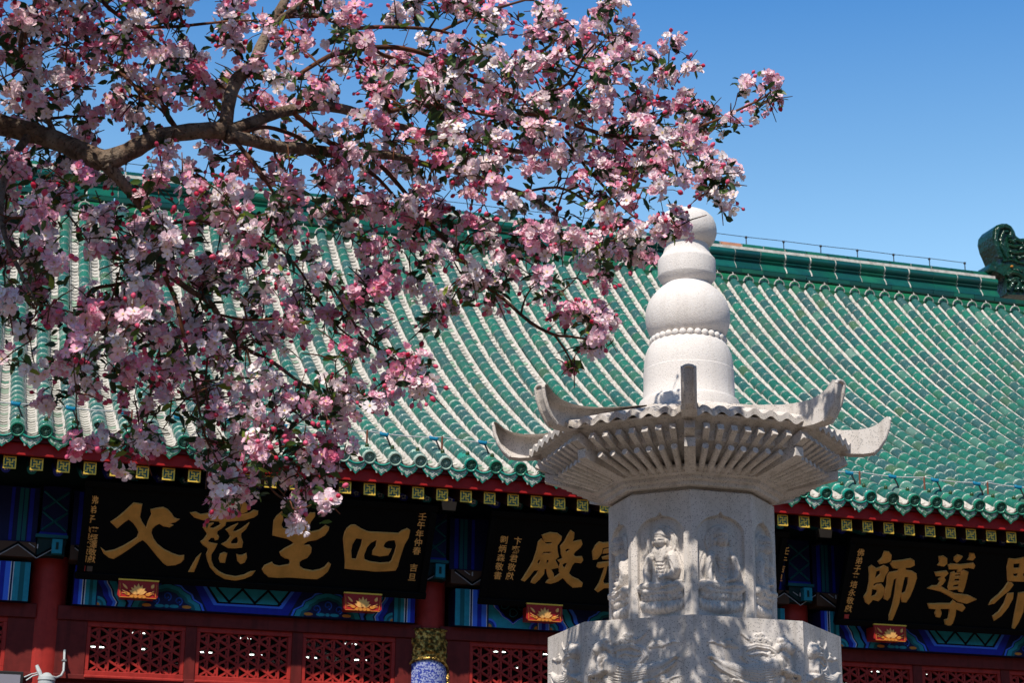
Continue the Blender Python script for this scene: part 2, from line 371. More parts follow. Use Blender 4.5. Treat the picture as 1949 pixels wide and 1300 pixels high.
# main ridge: moulded courses with open joints
b = MB(); greens = [(.008,.105,.072),(.007,.078,.062),(.006,.062,.058),(.012,.12,.075),(.007,.085,.075)]
def course(prof, L, m=0, gap=.012, cl=None, x0=XL+.3, x1=XR-1.05, ph=0):
    x = x0-ph
    while x < x1:
        xa, xb = max(x, x0), min(x+L*rng.uniform(.97, 1.03)-gap, x1)
        c = cl or greens[rng.integers(len(greens))]; c = tuple(np.array(c)*rng.uniform(.8, 1.2))
        n = len(prof); V = [(xa, p[0], p[1]) for p in prof]+[(xb, p[0], p[1]) for p in prof]
        b.add(V, [(k, k+1, n+k+1, n+k) for k in range(n-1)]+[tuple(range(n))[::-1], tuple(range(n, 2*n))], m, c)
        x = x+L
def arc(cy, cz, r, a0, a1, n=9): return [(cy+r*math.cos(a), cz+r*math.sin(a)) for a in np.linspace(R_(a0), R_(a1), n)]
course(arc(24.72, 9.315, .105, 290, 110, 10)+[(25.0,9.41),(25.0,9.2)], 1.0, cl=(.012,.14,.06), gap=.002, x1=XR-.3)
course([(24.66,9.418),(24.655,9.445),(25,9.445),(25,9.40)], 1.1, cl=(.006,.03,.02), gap=.003, x1=XR-.3)
course([(24.70,9.447),(24.69,9.52),(25,9.52)], .36, gap=.006, ph=.1, x1=XR-.3)
prof = [(24.72,9.522)]+[(24.70+.075*math.sin(t)**2, 9.53+.14*t/1.4) for t in np.linspace(0,1.4,7)]+[(24.745,9.69),(24.74,9.708),(24.775,9.72)]+arc(24.79,9.793,.072,250,120,7)+[(25,9.862)]
course(prof, .42, gap=.016)
b.build('main_ridge', M['ridge'], hall, colors=True)
bm_ = MB(); V = [(xx, p[0]+.007, p[1]) for xx in (XL+.3, XR-1.06) for p in prof]; n = len(prof); bm_.add(V, [(k, k+1, n+k+1, n+k) for k in range(n-1)]); bm_.box(XL+.3, XR-1.05, 24.795, 25.2, 9.85, 9.916)
x = XL+.4
bm_.build('ridge_mortar', M['mortar'], hall)
b = MB(); x = XL+.3
while x < XR-1.1:
    L = .36*rng.uniform(.95,1.05); worn = rng.random() < .14
    c = (.42,.20,.12) if worn else greens[rng.integers(len(greens))]
    V = []; F = []; A = np.linspace(0, math.pi, 8)
    for xx in (x, x+L-.03): V += [(xx, 25-.12*math.cos(a), 9.93+.11*math.sin(a)) for a in A]
    F = [(k, k+1, 9+k, 8+k) for k in range(7)]+[tuple(range(8))[::-1], tuple(range(8,16))]
    b.add(V, F, 0, tuple(np.array(c)*rng.uniform(.8,1.2))); x += L
b.build('ridge_cap_tiles', M['ridge'], hall, colors=True)
bm_ = MB()
for x in np.arange(XL+.35, XR-1.1, .36): bm_.box(x-.03, x+.03, 24.93, 25.07, 9.931, 10.012)
# little lime caps where each tube meets the ridge
for i in cols_i:
    X = X0T+PITCH*i; y, z, t = roof(SLEN-.02)
    bm_.tube([(X+.08*math.cos(a), y-.03-.025*math.sin(a), z+.082*math.sin(a)) for a in np.linspace(0, math.pi, 9)], .009, 5); bm_.tube([(X, y-.05, z+.075), (X, y-.035, z+.105), (X, y-.02, z+.13)], [.011,.006,.003], 5)
tag(bm_.build('ridge_lime_caps', M['mortar'], hall), kind='stuff')
# dragon finial at the ridge end
def P4(pts): return [tuple(at(1700+x*.16927, 400+y*.16927, 25.0)[[0,2]]) for x, y in pts]
out = P4([(1195,1000),(1185,900),(1175,800),(1085,745),(1010,725),(1000,690),(1030,640),(1045,622),(1070,640),(1095,690),(1122,655),(1118,600),(1085,520),(1050,440),(1027,350),(1035,280),(1075,225),(1130,207),(1190,207),(1240,235),(1275,290),(1290,340),(1330,375),(1380,370),(1425,405),(1455,460),(1466,520),(1560,600),(1600,800),(1590,1010)])
b = MB(); b.prism(out, (0,24.88,0), (1,0,0), (0,0,1), (0,-.12,0), taper=0); bq = MB(); bq.prism(out, (0,24.88,0), (1,0,0), (0,0,1), (0,.34,0))
fin = b.build('ridge_dragon_finial', M['dragon'], hall, bevel=.035)
bq.build('finial_core', M['dragon'], fin, bevel=.03)
b = MB()
def ridge_line(pts, r, y=24.745): b.tube([np.array([p[0], y, p[1]]) for p in P4(pts)], r, 7)
ridge_line([(1115,590),(1075,470),(1060,360),(1085,270),(1145,240),(1210,260),(1240,310),(1225,360),(1190,360)], .04)
ridge_line([(1190,600),(1130,480),(1115,380),(1150,300),(1195,300)], .03)
ridge_line([(1200,390),(1250,410),(1300,395),(1340,420),(1390,405),(1430,430)], .03)
ridge_line([(1210,450),(1270,470),(1330,460),(1390,480),(1440,470)], .03)
ridge_line([(1230,530),(1300,540),(1370,530),(1440,545)], .035)
ridge_line([(1140,625),(1240,615),(1330,650),(1465,665)], .022, 24.75)
ridge_line([(1180,800),(1230,760),(1300,770),(1370,820),(1400,900),(1350,960)], .045)
ridge_line([(1230,850),(1280,830),(1320,880),(1290,950)], .04)
ridge_line([(1200,960),(1240,900),(1260,830)], .035)
for k in range(40):
    p = P4([(rng.uniform(1210,1440), rng.uniform(400,600) if k % 2 else rng.uniform(720,960))])[0]; r = rng.uniform(.02,.045)
    b.lathe([(0.001,-r),(r*.8,-r*.5),(r,0),(r*.8,r*.5),(.001,r)], p[0], 24.745, 7); 
    nv = 5*7
    for q in range(len(b.v)-nv, len(b.v)): v = b.v[q]; b.v[q] = (v[0], v[1], v[2]+p[1])
auto_smooth(b.build('scale_relief', M['dragon'], fin))
b = MB(); e = P4([(1240,690)])[0]
b.lathe([(.001,-.024),(.02,-.014),(.025,0),(.02,.014),(.001,.024)], e[0], 24.745, 10)
for q in range(len(b.v)): v = b.v[q]; b.v[q] = (v[0], v[1], v[2]+e[1])
b.build('eye', M['orange'], fin, smooth=True)
# lightning wire along the ridge
lw = thing('ridge_lightning_wire', 'thin dark wire on short posts along the top of the roof ridge', 'wire', (7, 25, 10.0))
b = MB(); xs = np.arange(XL+.6, XR-1.0, .63); 
b.tube([(x, 25, 10.165+ (0.006 if k % 2 else 0)) for k, x in enumerate(xs)], .0055, 5); b.build('wire', M['iron'], lw)
p0 = None
for x in xs:
    if p0 is None:
        b = MB(); b.tube([(x,25,9.99),(x,25,10.15)], .008, 6); b.lathe([(.018,0),(.022,.012),(.018,.03)], x, 25, 8)
        for q in range(len(b.v)-24, len(b.v)): v = b.v[q]; b.v[q] = (v[0], v[1], v[2]+10.145)
        p0 = b.build('wire_post', M['iron'], lw); xf = x
    else: dup(p0, loc=(x-xf, 0, 0))

# ---- eave: round end tiles with a rosette, drip tiles, nails
def cap_mesh(cm, rm):
    y0, z0, t0 = roof(.02); b = MB(); ct, st = math.cos(t0), math.sin(t0); ax = np.array([0, ct, st]); up = np.array([0, -st, ct]); X = np.array([1.,0,0])
    O = np.array([0, 0, 0.])
    def ringp(r, d, n=24): return [O+X*r*math.cos(2*math.pi*k/n)+up*r*math.sin(2*math.pi*k/n)+ax*d for k in range(n)]
    def loft(rs, m, close=False):
        V = []; n = 24
        for r, d in rs: V += ringp(r, d)
        F = [(i*n+k, i*n+(k+1) % n, (i+1)*n+(k+1) % n, (i+1)*n+k) for i in range(len(rs)-1) for k in range(n)]
        if close: F.append(tuple((len(rs)-1)*n+k for k in range(n)))
        b.add(V, [f[::-1] for f in F], m)
    loft([(.064,.34),(.066,.02),(.068,.0),(.066,-.012),(.056,-.014),(.05,-.006)], 0)
    loft([(.05,-.006),(.048,.014),(.040,.012),(.036,-.004),(.033,-.004),(.029,.012),(.001,.012)], 1, True)
    for k in range(6):
        a = k*math.pi/3+.3; c = O+X*.018*math.cos(a)+up*.018*math.sin(a)+ax*.006
        b.obox(c, X*.008*math.cos(a)+up*.008*math.sin(a), -X*.005*math.sin(a)+up*.005*math.cos(a), ax*.01, 1)
    b.obox(O-ax*.005, X*.008, up*.008, ax*.005, 1)
    return b
capc = [(M['cap_green'] if 'cap_green' in M else None)]
M['cap_green'] = mat('eave_tile_green', (.02,.19,.12), .3, noise=[(18,3,.45,.7,(.06,.24,.16),.7)], bump=(60,.3,.004))
M['cap_teal'] = mat('eave_tile_teal', (.015,.26,.20), .3, noise=[(18,3,.45,.7,(.05,.3,.22),.7)])
M['cap_pale'] = mat('eave_tile_limewashed', (.40,.50,.43), .6, noise=[(22,3,.42,.62,(.24,.38,.31),.8)], bump=(60,.5,.006))
M['cap_palein'] = mat('eave_tile_pale_core', (.20,.40,.31), .4, noise=[(40,3,.4,.62,(.36,.48,.41),.9)])
M['cap_olive'] = mat('eave_tile_olive', (.15,.23,.05), .3, noise=[(18,3,.45,.7,(.05,.17,.08),.7)])
M['cap_core'] = mat('eave_tile_core', (.02,.15,.09), .3, noise=[(55,2,.45,.56,(.22,.40,.28),.9)])
M['cap_dark'] = mat('eave_tile_dark', (.015,.09,.07), .3, noise=[(18,3,.45,.7,(.05,.12,.07),.7)])
M['drip_white'] = mat('drip_tile_lime', (.50,.52,.47), .7, noise=[(38,4,.45,.6,(.10,.30,.20),.9)], bump=(70,1,.008))
M['drip_green'] = mat('drip_tile_relief', (.10,.27,.17), .35, noise=[(45,3,.45,.62,(.48,.52,.46),.85)], bump=(60,1,.008))
y0, z0, t0 = roof(.0); protos = {}
def drip_mesh(lime):
    b = MB(); U = np.array([0, -.10, 1.]); U /= np.linalg.norm(U); N = np.array([0,-1,-.10]); N /= np.linalg.norm(N)
    top = [(x, -.01-.05*math.cos(x/.1*1.45)) for x in np.linspace(-.1, .1, 9)]
    bot = [(.104,-.03),(.098,-.06),(.082,-.082),(.058,-.105),(.034,-.115),(.018,-.13),(0,-.15)]; bot = bot+[(-x, y) for x, y in bot[-2::-1]]
    poly = (top+bot)
    b.prism(poly[::-1], (0,0,0), (1,0,0), U, N*.014, 0)
    s = .8; cen = (0, -.075); inn = [(cen[0]+(x-cen[0])*s, cen[1]+(y-cen[1])*s*.92) for x, y in poly]
    b.prism(inn[::-1], N*.014, (1,0,0), U, N*.004, 1, taper=.003)
    b.tube([(x, -.022, -.004-.05*math.cos(x/.1*1.45)) for x in np.linspace(-.075, .075, 9)], .010, 6, 0)
    for k in range(9):
        t = rng.uniform(-.06, .06); v = rng.uniform(-.11, -.065); 
        b.tube([np.array([t,0,0])+U*v+N*.02, np.array([t+rng.uniform(-.02,.02),0,0])+U*(v+rng.uniform(-.02,.02))+N*.021], .004, 5, 1)
    for sg in (-1, 1):       # lime packing above the drip, under the tube
        b.obox((sg*.08, .105, -.012), (.03,0,0), (0,.08,.034), (0,-.01,.026), 2)
    return b
rnd = random.Random(3); caps = []; first = {}
for i in range(-6, 46):
    X = X0T+PITCH*i; xi = i
    kind = 'pale' if 11 <= i <= 16 else ('olive' if i in (29,) else ('dark' if i in (35, -2) else ('teal' if i in (3, 5, 32, 33, 34, 17) else 'green')))
    kin = {'pale': 'cap_palein'}.get(kind, 'cap_core')
    loc = (X, y0-.01, z0)
    if kind not in first:
        o = cap_mesh(0, 0).build('round_eave_tile', [M['cap_'+kind], M[kin]], hall, local=True); auto_smooth(o, 35)
        first[kind] = o
    else: o = dup(first[kind])
    o.location = Vector(loc)-hall.location
    if kind == 'pale': o['label'] = 'limewashed round eave tile'
    if 'nail' not in first:
        b = MB(); b.lathe([(.02,0),(.021,.03),(.016,.05),(.001,.058)], 0, 0, 10); n = b.build('tile_nail', M['nail'], o, local=True, smooth=True); first['nail'] = n
    else: n = dup(first['nail'], parent=o)
    n.location = (0, .155, .12); n.rotation_euler = (R_(22)*1, 0, 0)
    dk = 'dripw' if (rnd.random() < .3 or 11 <= i <= 18) else 'dripg'
    if dk not in first:
        d = drip_mesh(0).build('drip_tile', [M['cap_teal'] if dk == 'dripw' else M['cap_green'], M['drip_white' if dk == 'dripw' else 'drip_green'], M['mortar']], hall, local=True); first[dk] = d
    else: d = dup(first[dk])
    d.location = Vector((X+PITCH/2, y0+.02, z0-.015))-hall.location
# boards and rafters
b = MB(); b.box(XL, XR, 17.17, 17.20, 4.145, 4.215); b.build('tile_batten', M['maroon'], hall)
b = MB(); b.box(XL, XR, 17.215, 17.262, 4.032, 4.143); b.build('fascia_board', M['fascia'], hall)
b = MB()
b.add([(XL,17.21,4.145),(XR,17.21,4.145),(XR,18.5,4.575),(XL,18.5,4.575)], [(0,3,2,1)]); b.add([(XL,17.21,4.16),(XR,17.21,4.16),(XR,18.5,4.60),(XL,18.5,4.60)], [(0,1,2,3)])
b.build('soffit_board', M['timber'], hall)
def rafter_end():
    b = MB(); h = .058
    V = [(-h,0,-h),(h,0,-h),(h,0,h),(-h,0,h),(-h,1.0,.33-h),(h,1.0,.33-h),(h,1.0,.33+h),(-h,1.0,.33+h)]
    b.add(V, [(0,1,2,3)], 0); b.add(V, [(0,4,5,1),(1,5,6,2),(2,6,7,3),(3,7,4,0)], 2)
    def bar(x0, x1, z0, z1): b.box(x0*h, x1*h, -.004, .001, z0*h, z1*h, 1)
    w_ = .11
    for s in (-1, 1): bar(-1, 1, s*(1-w_)-w_ if s > 0 else -1, 1 if s > 0 else -1+2*w_); 
    for s in (-1, 1): bar(s*(1-w_)-w_ if s > 0 else -1, 1 if s > 0 else -1+2*w_, -1+2*w_, 1-2*w_)
    e = .44; t = .10
    bar(-t, t, -e-t, e+t); bar(-e-t, -t, -t, t); bar(t, e+t, -t, t)                    # centre cross
    bar(-e-t, -t, e-t, e+t); bar(-e-t, -e+t, e+t, .78)                                  # top arm bends left, then up
    bar(t, e+t, -e-t, -e+t); bar(e-t, e+t, -.78, -e-t)                                  # bottom arm bends right, then down
    bar(e-t, e+t, t, e+t); bar(e+t, .78, e-t, e+t)                                      # right arm bends up, then right
    bar(-e-t, -e+t, -e-t, -t); bar(-.78, -e-t, -e-t, -e+t)                              # left arm bends down, then left
    return b
M['lblue2'] = mat('rafter_blue', (.035,.05,.42), .5); M['cyan2'] = mat('rafter_teal', (.02,.22,.22), .5)
xs = [.5231+.24*k for k in range(-9, 46)]; fr = None
for x in xs:
    if fr is None: fr = rafter_end().build('square_rafter_end', [M['deepgreen'], M['brightgold'], M['timber']], hall, local=True); o = fr
    else: o = dup(fr)
    o.location = Vector((x, 17.28, 3.967))-hall.location
rr = {}
for k, x in enumerate(xs):
    key = k % 2
    if key not in rr:
        b = MB(); b.tube([(0,0,0),(0,.9,.3)], .047, 14, 0)
        b.lathe([(.001,0),(.02,0)], 0, 0, 8, 0)
        for q in range(5):
            a = q*1.2566+.5; b.obox((.018*math.cos(a), -.003, .018*math.sin(a)+.004), (.008,0,0), (0,.004,0), (0,0,.008), 1)
        rr[key] = b.build('round_rafter_end', [M['lblue2'] if key else M['cyan2'], M['white']], hall, local=True, smooth=False); o = rr[key]
    else: o = dup(rr[key])
    o.location = Vector((x+.218, 17.81, 4.035))-hall.location
# purlin, upper wall
b = MB(); b.box(XL, XR, 18.32, 18.42, 3.9, 4.62); b.build('upper_wall', M['boardg'], hall)

# ---- columns and bays
CX_ = [-3.0, .766, 4.507, 8.52, 12.35, 16.0]; zb0, zb1 = 2.832, 3.205
for X in CX_:
    b = MB(); b.lathe([(.18,-1.6),(.18,3.3)], X, 18.36, 28); c = b.build('column', M['red'], hall); auto_smooth(c)
    # column head: bracket block, painted square arm end, painted panel above
    b = MB(); b.box(X-.15, X+.11, 18.06, 18.4, 3.27, 3.44, 0); b.box(X-.17, X+.13, 18.03, 18.4, 3.44, 3.47, 2)
    b.box(X-.045+.03, X+.05+.03, 17.98, 18.06, 3.285, 3.42, 1); b.box(X+.02, X+.045, 17.976, 17.98, 3.32, 3.39, 0)
    b.box(X-.13, X+.12, 18.10, 18.4, 3.47, 3.95, 3)
    for (x0,z0_,x1,z1_) in ((-.12,3.52,.11,3.70),(.11,3.52,-.12,3.70),(-.12,3.72,.11,3.9),(.11,3.72,-.12,3.9)):
        b.tube([(X+x0,18.095,z0_),(X+x1,18.095,z1_)], .012, 4, 2)
    b.box(X-.14, X+.12, 18.085, 18.1, 3.475, 3.50, 4)
    b.build('column_bracket', [M['boardg'], M['cyan'], M['dcyan'], M['navy'], M['blue']], hall)

def poly_layer(b, pts, d, m, y=18.10): b.prism(pts, (0, y, 0), (1,0,0), (0,0,1), (0,-d,0), m)
def line_layer(b, pts, w_, d, m, y=18.10):
    for (x0,z0_),(x1,z1_) in zip(pts[:-1], pts[1:]):
        L = math.hypot(x1-x0, z1_-z0_)+1e-9; nx, nz = -(z1_-z0_)/L*w_/2, (x1-x0)/L*w_/2; ex, ez = (x1-x0)/L*w_*.3, (z1_-z0_)/L*w_*.3
        poly_layer(b, [(x0-ex+nx,z0_-ez+nz),(x0-ex-nx,z0_-ez-nz),(x1+ex-nx,z1_+ez-nz),(x1+ex+nx,z1_+ez+nz)], d, m, y)
def offset_strip(pts, w0, w1):
    a = [(x+w0, z) for x, z in pts]; c = [(x+w1, z) for x, z in pts]; return a+c[::-1]
MBL = ['navy','blue','lblue','cyan','dcyan','black','white','orange','brightgold']; IX = {k: i for i, k in enumerate(MBL)}
def paint_beam(name, xa, xb, style):
    b = MB(); z0_, z1_ = zb0, zb1; H = z1_-z0_
    b.box(xa, xb, 18.10, 18.38, z0_, z1_, IX['navy'])
    xc = (xa+xb)/2
    def both(fn):
        fn(lambda x: xa+x, 1); fn(lambda x: xb-x, -1)
    def stripe(T, x0, x1, m, d=.002): 
        p = sorted((T(x0), T(x1))); b.box(p[0], p[1], 18.10-d, 18.1005, z0_+.002, z1_-.002, IX[m])
    def ends(T, sg):
        if style == 0:
            stripe(T,.0,.045,'blue'); stripe(T,.045,.075,'lblue'); stripe(T,.075,.082,'white'); stripe(T,.10,.108,'white'); stripe(T,.108,.21,'cyan'); stripe(T,.145,.175,'dcyan',.003); x = .225
        else:
            stripe(T,.0,.15,'cyan'); stripe(T,.05,.095,'dcyan',.003); stripe(T,.15,.157,'white',.003); stripe(T,.175,.182,'white'); stripe(T,.182,.23,'lblue'); stripe(T,.23,.275,'blue'); stripe(T,.275,.325,'lblue'); stripe(T,.325,.332,'white')
            # lobed pendant panel
            x0, x1 = .35, .86; stripe(T, x0, x1, 'cyan', .0012); xm = (x0+x1)/2
            lob = [(x0+.01,H),(x0+.012,.75*H),(x0+.05,.55*H),(x0+.10,.44*H),(x0+.13,.32*H),(x0+.20,.22*H),(xm,.10*H),(x1-.20,.22*H),(x1-.13,.32*H),(x1-.10,.44*H),(x1-.05,.55*H),(x1-.012,.75*H),(x1-.01,H)]
            def sc_(f, m, d): 
                pts = [(T(xm+(u-xm)*f), z0_+min(H-.003, .10*H*(1-f)*1.6+v*(1 if f == 1 else f)+ (1-f)*H*.12)) for u, v in lob]; poly_layer(b, pts, d, IX[m])
            sc_(1,'black',.002); sc_(.95,'white',.003); sc_(.92,'lblue',.004); sc_(.84,'blue',.005); sc_(.66,'black',.006)
            for (u, v) in ((xm,.42*H),(xm-.09,.62*H),(xm+.09,.62*H),(xm,.75*H)):
                pts = [(T(u)+.04*math.cos(a)*(1+.2*math.cos(3*a)), z0_+v+.04*math.sin(a)) for a in np.linspace(0,6.28,17)[:-1]]; line_layer(b, pts+pts[:1], .009, .008, IX['dcyan'])
            for xx in (x0, x1):
                for rr_, m in ((.085,'lblue'),(.065,'blue'),(.045,'dcyan'),(.03,'orange')):
                    s = 1 if xx == x0 else -1
                    pts = [(T(xx+s*rr_*math.cos(a)), z0_+.004+rr_*math.sin(a)) for a in np.linspace(0, math.pi/2, 9)]+[(T(xx), z0_+.004)]
                    poly_layer(b, pts, .003+.0015*(.09-rr_)*20, IX[m])
            stripe(T,.87,.877,'white'); stripe(T,.877,.91,'lblue'); stripe(T,.91,.95,'blue'); stripe(T,.95,.985,'lblue'); stripe(T,.985,.99,'white'); x = 1.0
        # stepped diagonal bands
        zig = [(0,0),(-.012,.04),(.03,.10),(.045,.16),(.085,.22),(.10,.29),(.14,H-.003)]
        base_ = .235
        def band(o, w_, m, d): 
            pts = [(T(x+base_-q[0]+o), z0_+max(.002, q[1])) for q in zig]; pts2 = [(T(x+base_-q[0]+o+w_), z0_+max(.002, q[1])) for q in zig]
            poly_layer(b, pts+pts2[::-1], d, IX[m])
        band(-.15,.05,'blue',.002); band(-.10,.03,'lblue',.002); band(-.07,.008,'white',.002); band(-.045,.07,'cyan',.0022); band(.03,.008,'black',.002); band(.05,.04,'lblue',.002)
        for rr_, m in ((.085,'cyan'),(.06,'dcyan'),(.04,'cyan'),(.025,'orange')):
            pts = [(T(x+rr_*math.cos(a)), z0_+.004+rr_*math.sin(a)) for a in np.linspace(0, math.pi/2, 9)]+[(T(x), z0_+.004)]; poly_layer(b, pts, .004+.03*(.09-rr_), IX[m])
        # scroll mound
        u0 = x+.235+.42; Wd = .33
        def mound(f, m, d): 
            q = [(-1,0),(-.93,.22),(-.72,.36),(-.66,.52),(-.45,.66),(-.36,.78),(0,.9),(.36,.78),(.45,.66),(.66,.52),(.72,.36),(.93,.22),(1,0)]
            poly_layer(b, [(T(u0+Wd*f*p), z0_+.004+.27*f*v) for p, v in q], d, IX[m])
        mound(1.1,'lblue',.0015); mound(1.03,'black',.0022); mound(1,'cyan',.003); mound(.84,'dcyan',.004); mound(.72,'navy',.005)
        for (p, v, r) in ((0,.125,.042),(-.11,.085,.04),(.11,.085,.04)):
            pts = [(T(u0+p)+r*(1-k/26)*math.cos(.8*k/2-1.2), z0_+v+r*(1-k/26)*math.sin(.8*k/2-1.2)) for k in range(18)]; line_layer(b, pts, .012, .007, IX['lblue'])
        for p, m in ((-.19,'orange'),(.19,'orange'),(-.07,'cyan'),(.07,'cyan'),(0,'cyan')):
            poly_layer(b, [(T(u0+p)+.045*math.cos(a)*(.5 if p == 0 else 1), z0_+.03+.016*math.sin(a)) for a in np.linspace(0,6.28,13)[:-1]], .006, IX[m])
        return u0+Wd+.02
    ue = 0
    ue = ends(lambda x: xa+x, 1); ends(lambda x: xb-x, -1)
    # centre trapezoid with zigzag ribbon
    x0, x1 = xa+ue, xb-ue
    if x1-x0 > .3:
        def tz(i0, zlo, m, d): poly_layer(b, [(x0+i0-.1, z1_-.003),(x0+i0+.10, z0_+zlo),(x1-i0-.10, z0_+zlo),(x1-i0+.1, z1_-.003)], d, IX[m])
        tz(-.06,.004,'blue',.0015); tz(.0,.065,'lblue',.0025); tz(.03,.085,'black',.0035); tz(.05,.10,'cyan',.0045)
        n = max(3, int((x1-x0-.2)/.125)); pts = [(x0+.12+(x1-x0-.24)*k/n, z0_+(.105 if k % 2 else .235)) for k in range(n+1)]; line_layer(b, pts, .022, .006, IX['black'])
    return b.build(name, [M[k] for k in MBL], hall)
bays = [(CX_[k], CX_[k+1]) for k in range(5)]
pegp = None
for k, (a, c) in enumerate(bays):
    xa, xb = a+.225, c-.19
    paint_beam('painted_lintel_beam', xa, xb, 1 if k in (0, 2, 4) else 0)
    b = MB(); b.box(a+.16, c-.16, 18.04, 18.3, 3.245, 3.385, 0)
    n = int((c-a)/.36)
    for j in range(n):
        x = a+.2+j*.36; pts = [(x,3.375),(x+.18,3.255),(x+.36,3.375)]; line_layer(b, pts, .02, .003, 2, 18.04); line_layer(b, [(p[0], p[1]-.018) for p in pts], .006, .004, 1, 18.04)
        b.box(x+.175, x+.187, 18.035, 18.04, 3.33, 3.37, 1)
        line_layer(b, [(x+.10,3.375),(x+.155,3.34)], .006, .004, 1, 18.04)
    b.build('tie_plank', [M['brown'], M['offwhite'], M['black']], hall)
    b = MB(); b.box(a+.16, c-.16, 18.12, 18.32, 3.40, 3.93, 0)
    for T in ((lambda x: a+.19+x), (lambda x: c-.19-x)):
        for x0, x1, m in ((.02,.06,1),(.075,.11,2),(.12,.155,2),(.2,.23,1)):
            p = sorted((T(x0), T(x1))); b.box(p[0], p[1], 18.117, 18.1205, 3.41, 3.92, m)
    b.build('upper_beam', [M['navy'], M['blue'], M['dcyan']], hall)
    # carved lotus pegs the plaques stand on
    if k in (1, 2, 3):
        mid = (a+c)/2; hw = {1: 1.08, 2: .92, 3: 1.08}[k]
        for sx in (-1, 1):
            X = {(1,-1):1.572,(1,1):3.738,(2,-1):5.60,(2,1):7.43,(3,-1):9.435,(3,1):11.45}[(k, sx)]
            b = MB(); y = 17.89
            b.prism([(-.186,.08),(-.19,-.06),(-.17,-.082),(.17,-.082),(.19,-.06),(.186,.08)], (X,y,2.968), (1,0,0), (0,0,1), (0,-.02,0), 0); b.box(X-.16, X+.16, y, 18.1, 2.90, 3.04, 0)
            b.box(X-.19, X+.19, y-.03, y+.03, 3.049, 3.062, 1); b.box(X-.17, X+.17, y-.028, y-.02, 2.886, 2.892, 2)
            pg = b.build('plaque_peg', [M['lotusred'], M['brightgold'], M['orange']], hall)
            b = MB()
            def pet(cx, cz, l, w_, ang, m, d=.008):
                ca, sa = math.cos(R_(ang)), math.sin(R_(ang)); pts = []
                for t in np.linspace(0, 1, 7): pts.append((l*t, w_*math.sin(math.pi*t**.8)))
                pts += [(p[0], -p[1]) for p in pts[-2:0:-1]]
                b.prism([(cx+p[0]*sa+p[1]*ca, cz+p[0]*ca-p[1]*sa) for p in pts], (X,y-.02,2.968), (1,0,0), (0,0,1), (0,-d,0), m, taper=.003)
            for ang in (-70,-48,-24,0,24,48,70): pet(0,-.045,.10-.0002*abs(ang),.017,ang,0,.008+.004*math.cos(R_(ang)))
            for xx in (-.06,-.02,.02,.06): pet(xx,-.055,.03,.022,180 if abs(xx) < .03 else (200 if xx > 0 else 160),1,.012)
            pet(-.07,-.05,.06,.014,-80,1); pet(.07,-.05,.06,.014,80,1)
            pet(-.10,.0,.07,.008,-45,0); pet(.125,.015,.045,.014,25,0)
            for s in (-1, 1):
                b.tube([(X+s*.08,y-.024,2.93),(X+s*.13,y-.024,2.945),(X+s*.15,y-.024,2.96)], .004, 5, 0); b.tube([(X+s*.09,y-.024,2.93),(X+s*.15,y-.024,2.93)], .0035, 5, 0)
                b.tube([(X+s*.165,y-.024,2.90),(X+s*.172,y-.024,3.02)], .003, 5, 1)
            b.build('lotus_relief', [M['goldedge'], M['orange']], pg)
    # door head, stiles, lattice lights, panels below
    s = (c-a)/3.741; mid = (a+c)/2; x0 = mid-1.465*s; ow, gp = .893*s, .145*s; zl, zt = 2.232, 2.648
    b = MB(); b.box(a+.1, c-.1, 18.19, 18.34, zt+.05, zb0-.002); b.box(a+.1, c-.1, 18.24, 18.34, -1.6, 2.16)
    xs_ = [a+.1]; 
    for j in range(3): xs_ += [x0+j*(ow+gp)-.02, x0+j*(ow+gp)+ow+.02]
    xs_ += [c-.1]
    for j in range(0, 8, 2): b.box(xs_[j], xs_[j+1], 18.215, 18.34, 2.16, zt+.05)
    b.box(a+.1, c-.1, 18.17, 18.30, 2.14, 2.185); b.box(a+.1, c-.1, 18.205, 18.215, 2.72, 2.76)
    df = b.build('door_frame', M['darkred'], hall, bevel=.006)
    for j in range(3):
        xl = x0+j*(ow+gp); xr = xl+ow
        b = MB()
        for (p, q, r, t) in ((xl-.02,xr+.02,zt,zt+.05),(xl-.02,xr+.02,2.185,zl),(xl-.02,xl+.018,zl,zt),(xr-.018,xr+.02,zl,zt)): b.box(p, q, 18.225, 18.30, r, t)
        lt = b.build('lattice_window', M['red'], hall, bevel=.005)
        b = MB(); S = .2*s; ym = 18.262
        H_ = zt-zl; W_ = ow; 
        def clip(p, q):
            t0_, t1_ = 0., 1.; d = (q[0]-p[0], q[1]-p[1])
            for (pp, dd, lo, hi) in ((p[0], d[0], xl, xr), (p[1], d[1], zl, zt)):
                if abs(dd) < 1e-9:
                    if pp < lo or pp > hi: return None
                else:
                    a0, a1 = sorted(((lo-pp)/dd, (hi-pp)/dd)); t0_ = max(t0_, a0); t1_ = min(t1_, a1)
            return None if t1_ <= t0_ else ((p[0]+d[0]*t0_, p[1]+d[1]*t0_), (p[0]+d[0]*t1_, p[1]+d[1]*t1_))
        dxs = ow/9; sl_ = .62; pitch = dxs*2*sl_
        def bar_(p, q, w_, y_):
            r = clip(p, q)
            if r is None: return
            (x_a,z_a),(x_b,z_b) = r; L = math.hypot(x_b-x_a, z_b-z_a)+1e-9
            b.obox(((x_a+x_b)/2, y_, (z_a+z_b)/2), ((x_b-x_a)/2,0,(z_b-z_a)/2), (0,.014,0), (-(z_b-z_a)/L*w_/2,0,(x_b-x_a)/L*w_/2))
        for q in range(10): bar_((xl+q*dxs,zl),(xl+q*dxs,zt), .020, ym+.003)
        zc0 = zl+.11
        for q in range(-8, 12):
            bar_((xl, zc0+q*pitch), (xr, zc0+q*pitch+ow*sl_), .020, ym); bar_((xl, zc0+q*pitch), (xr, zc0+q*pitch-ow*sl_), .020, ym-.002)
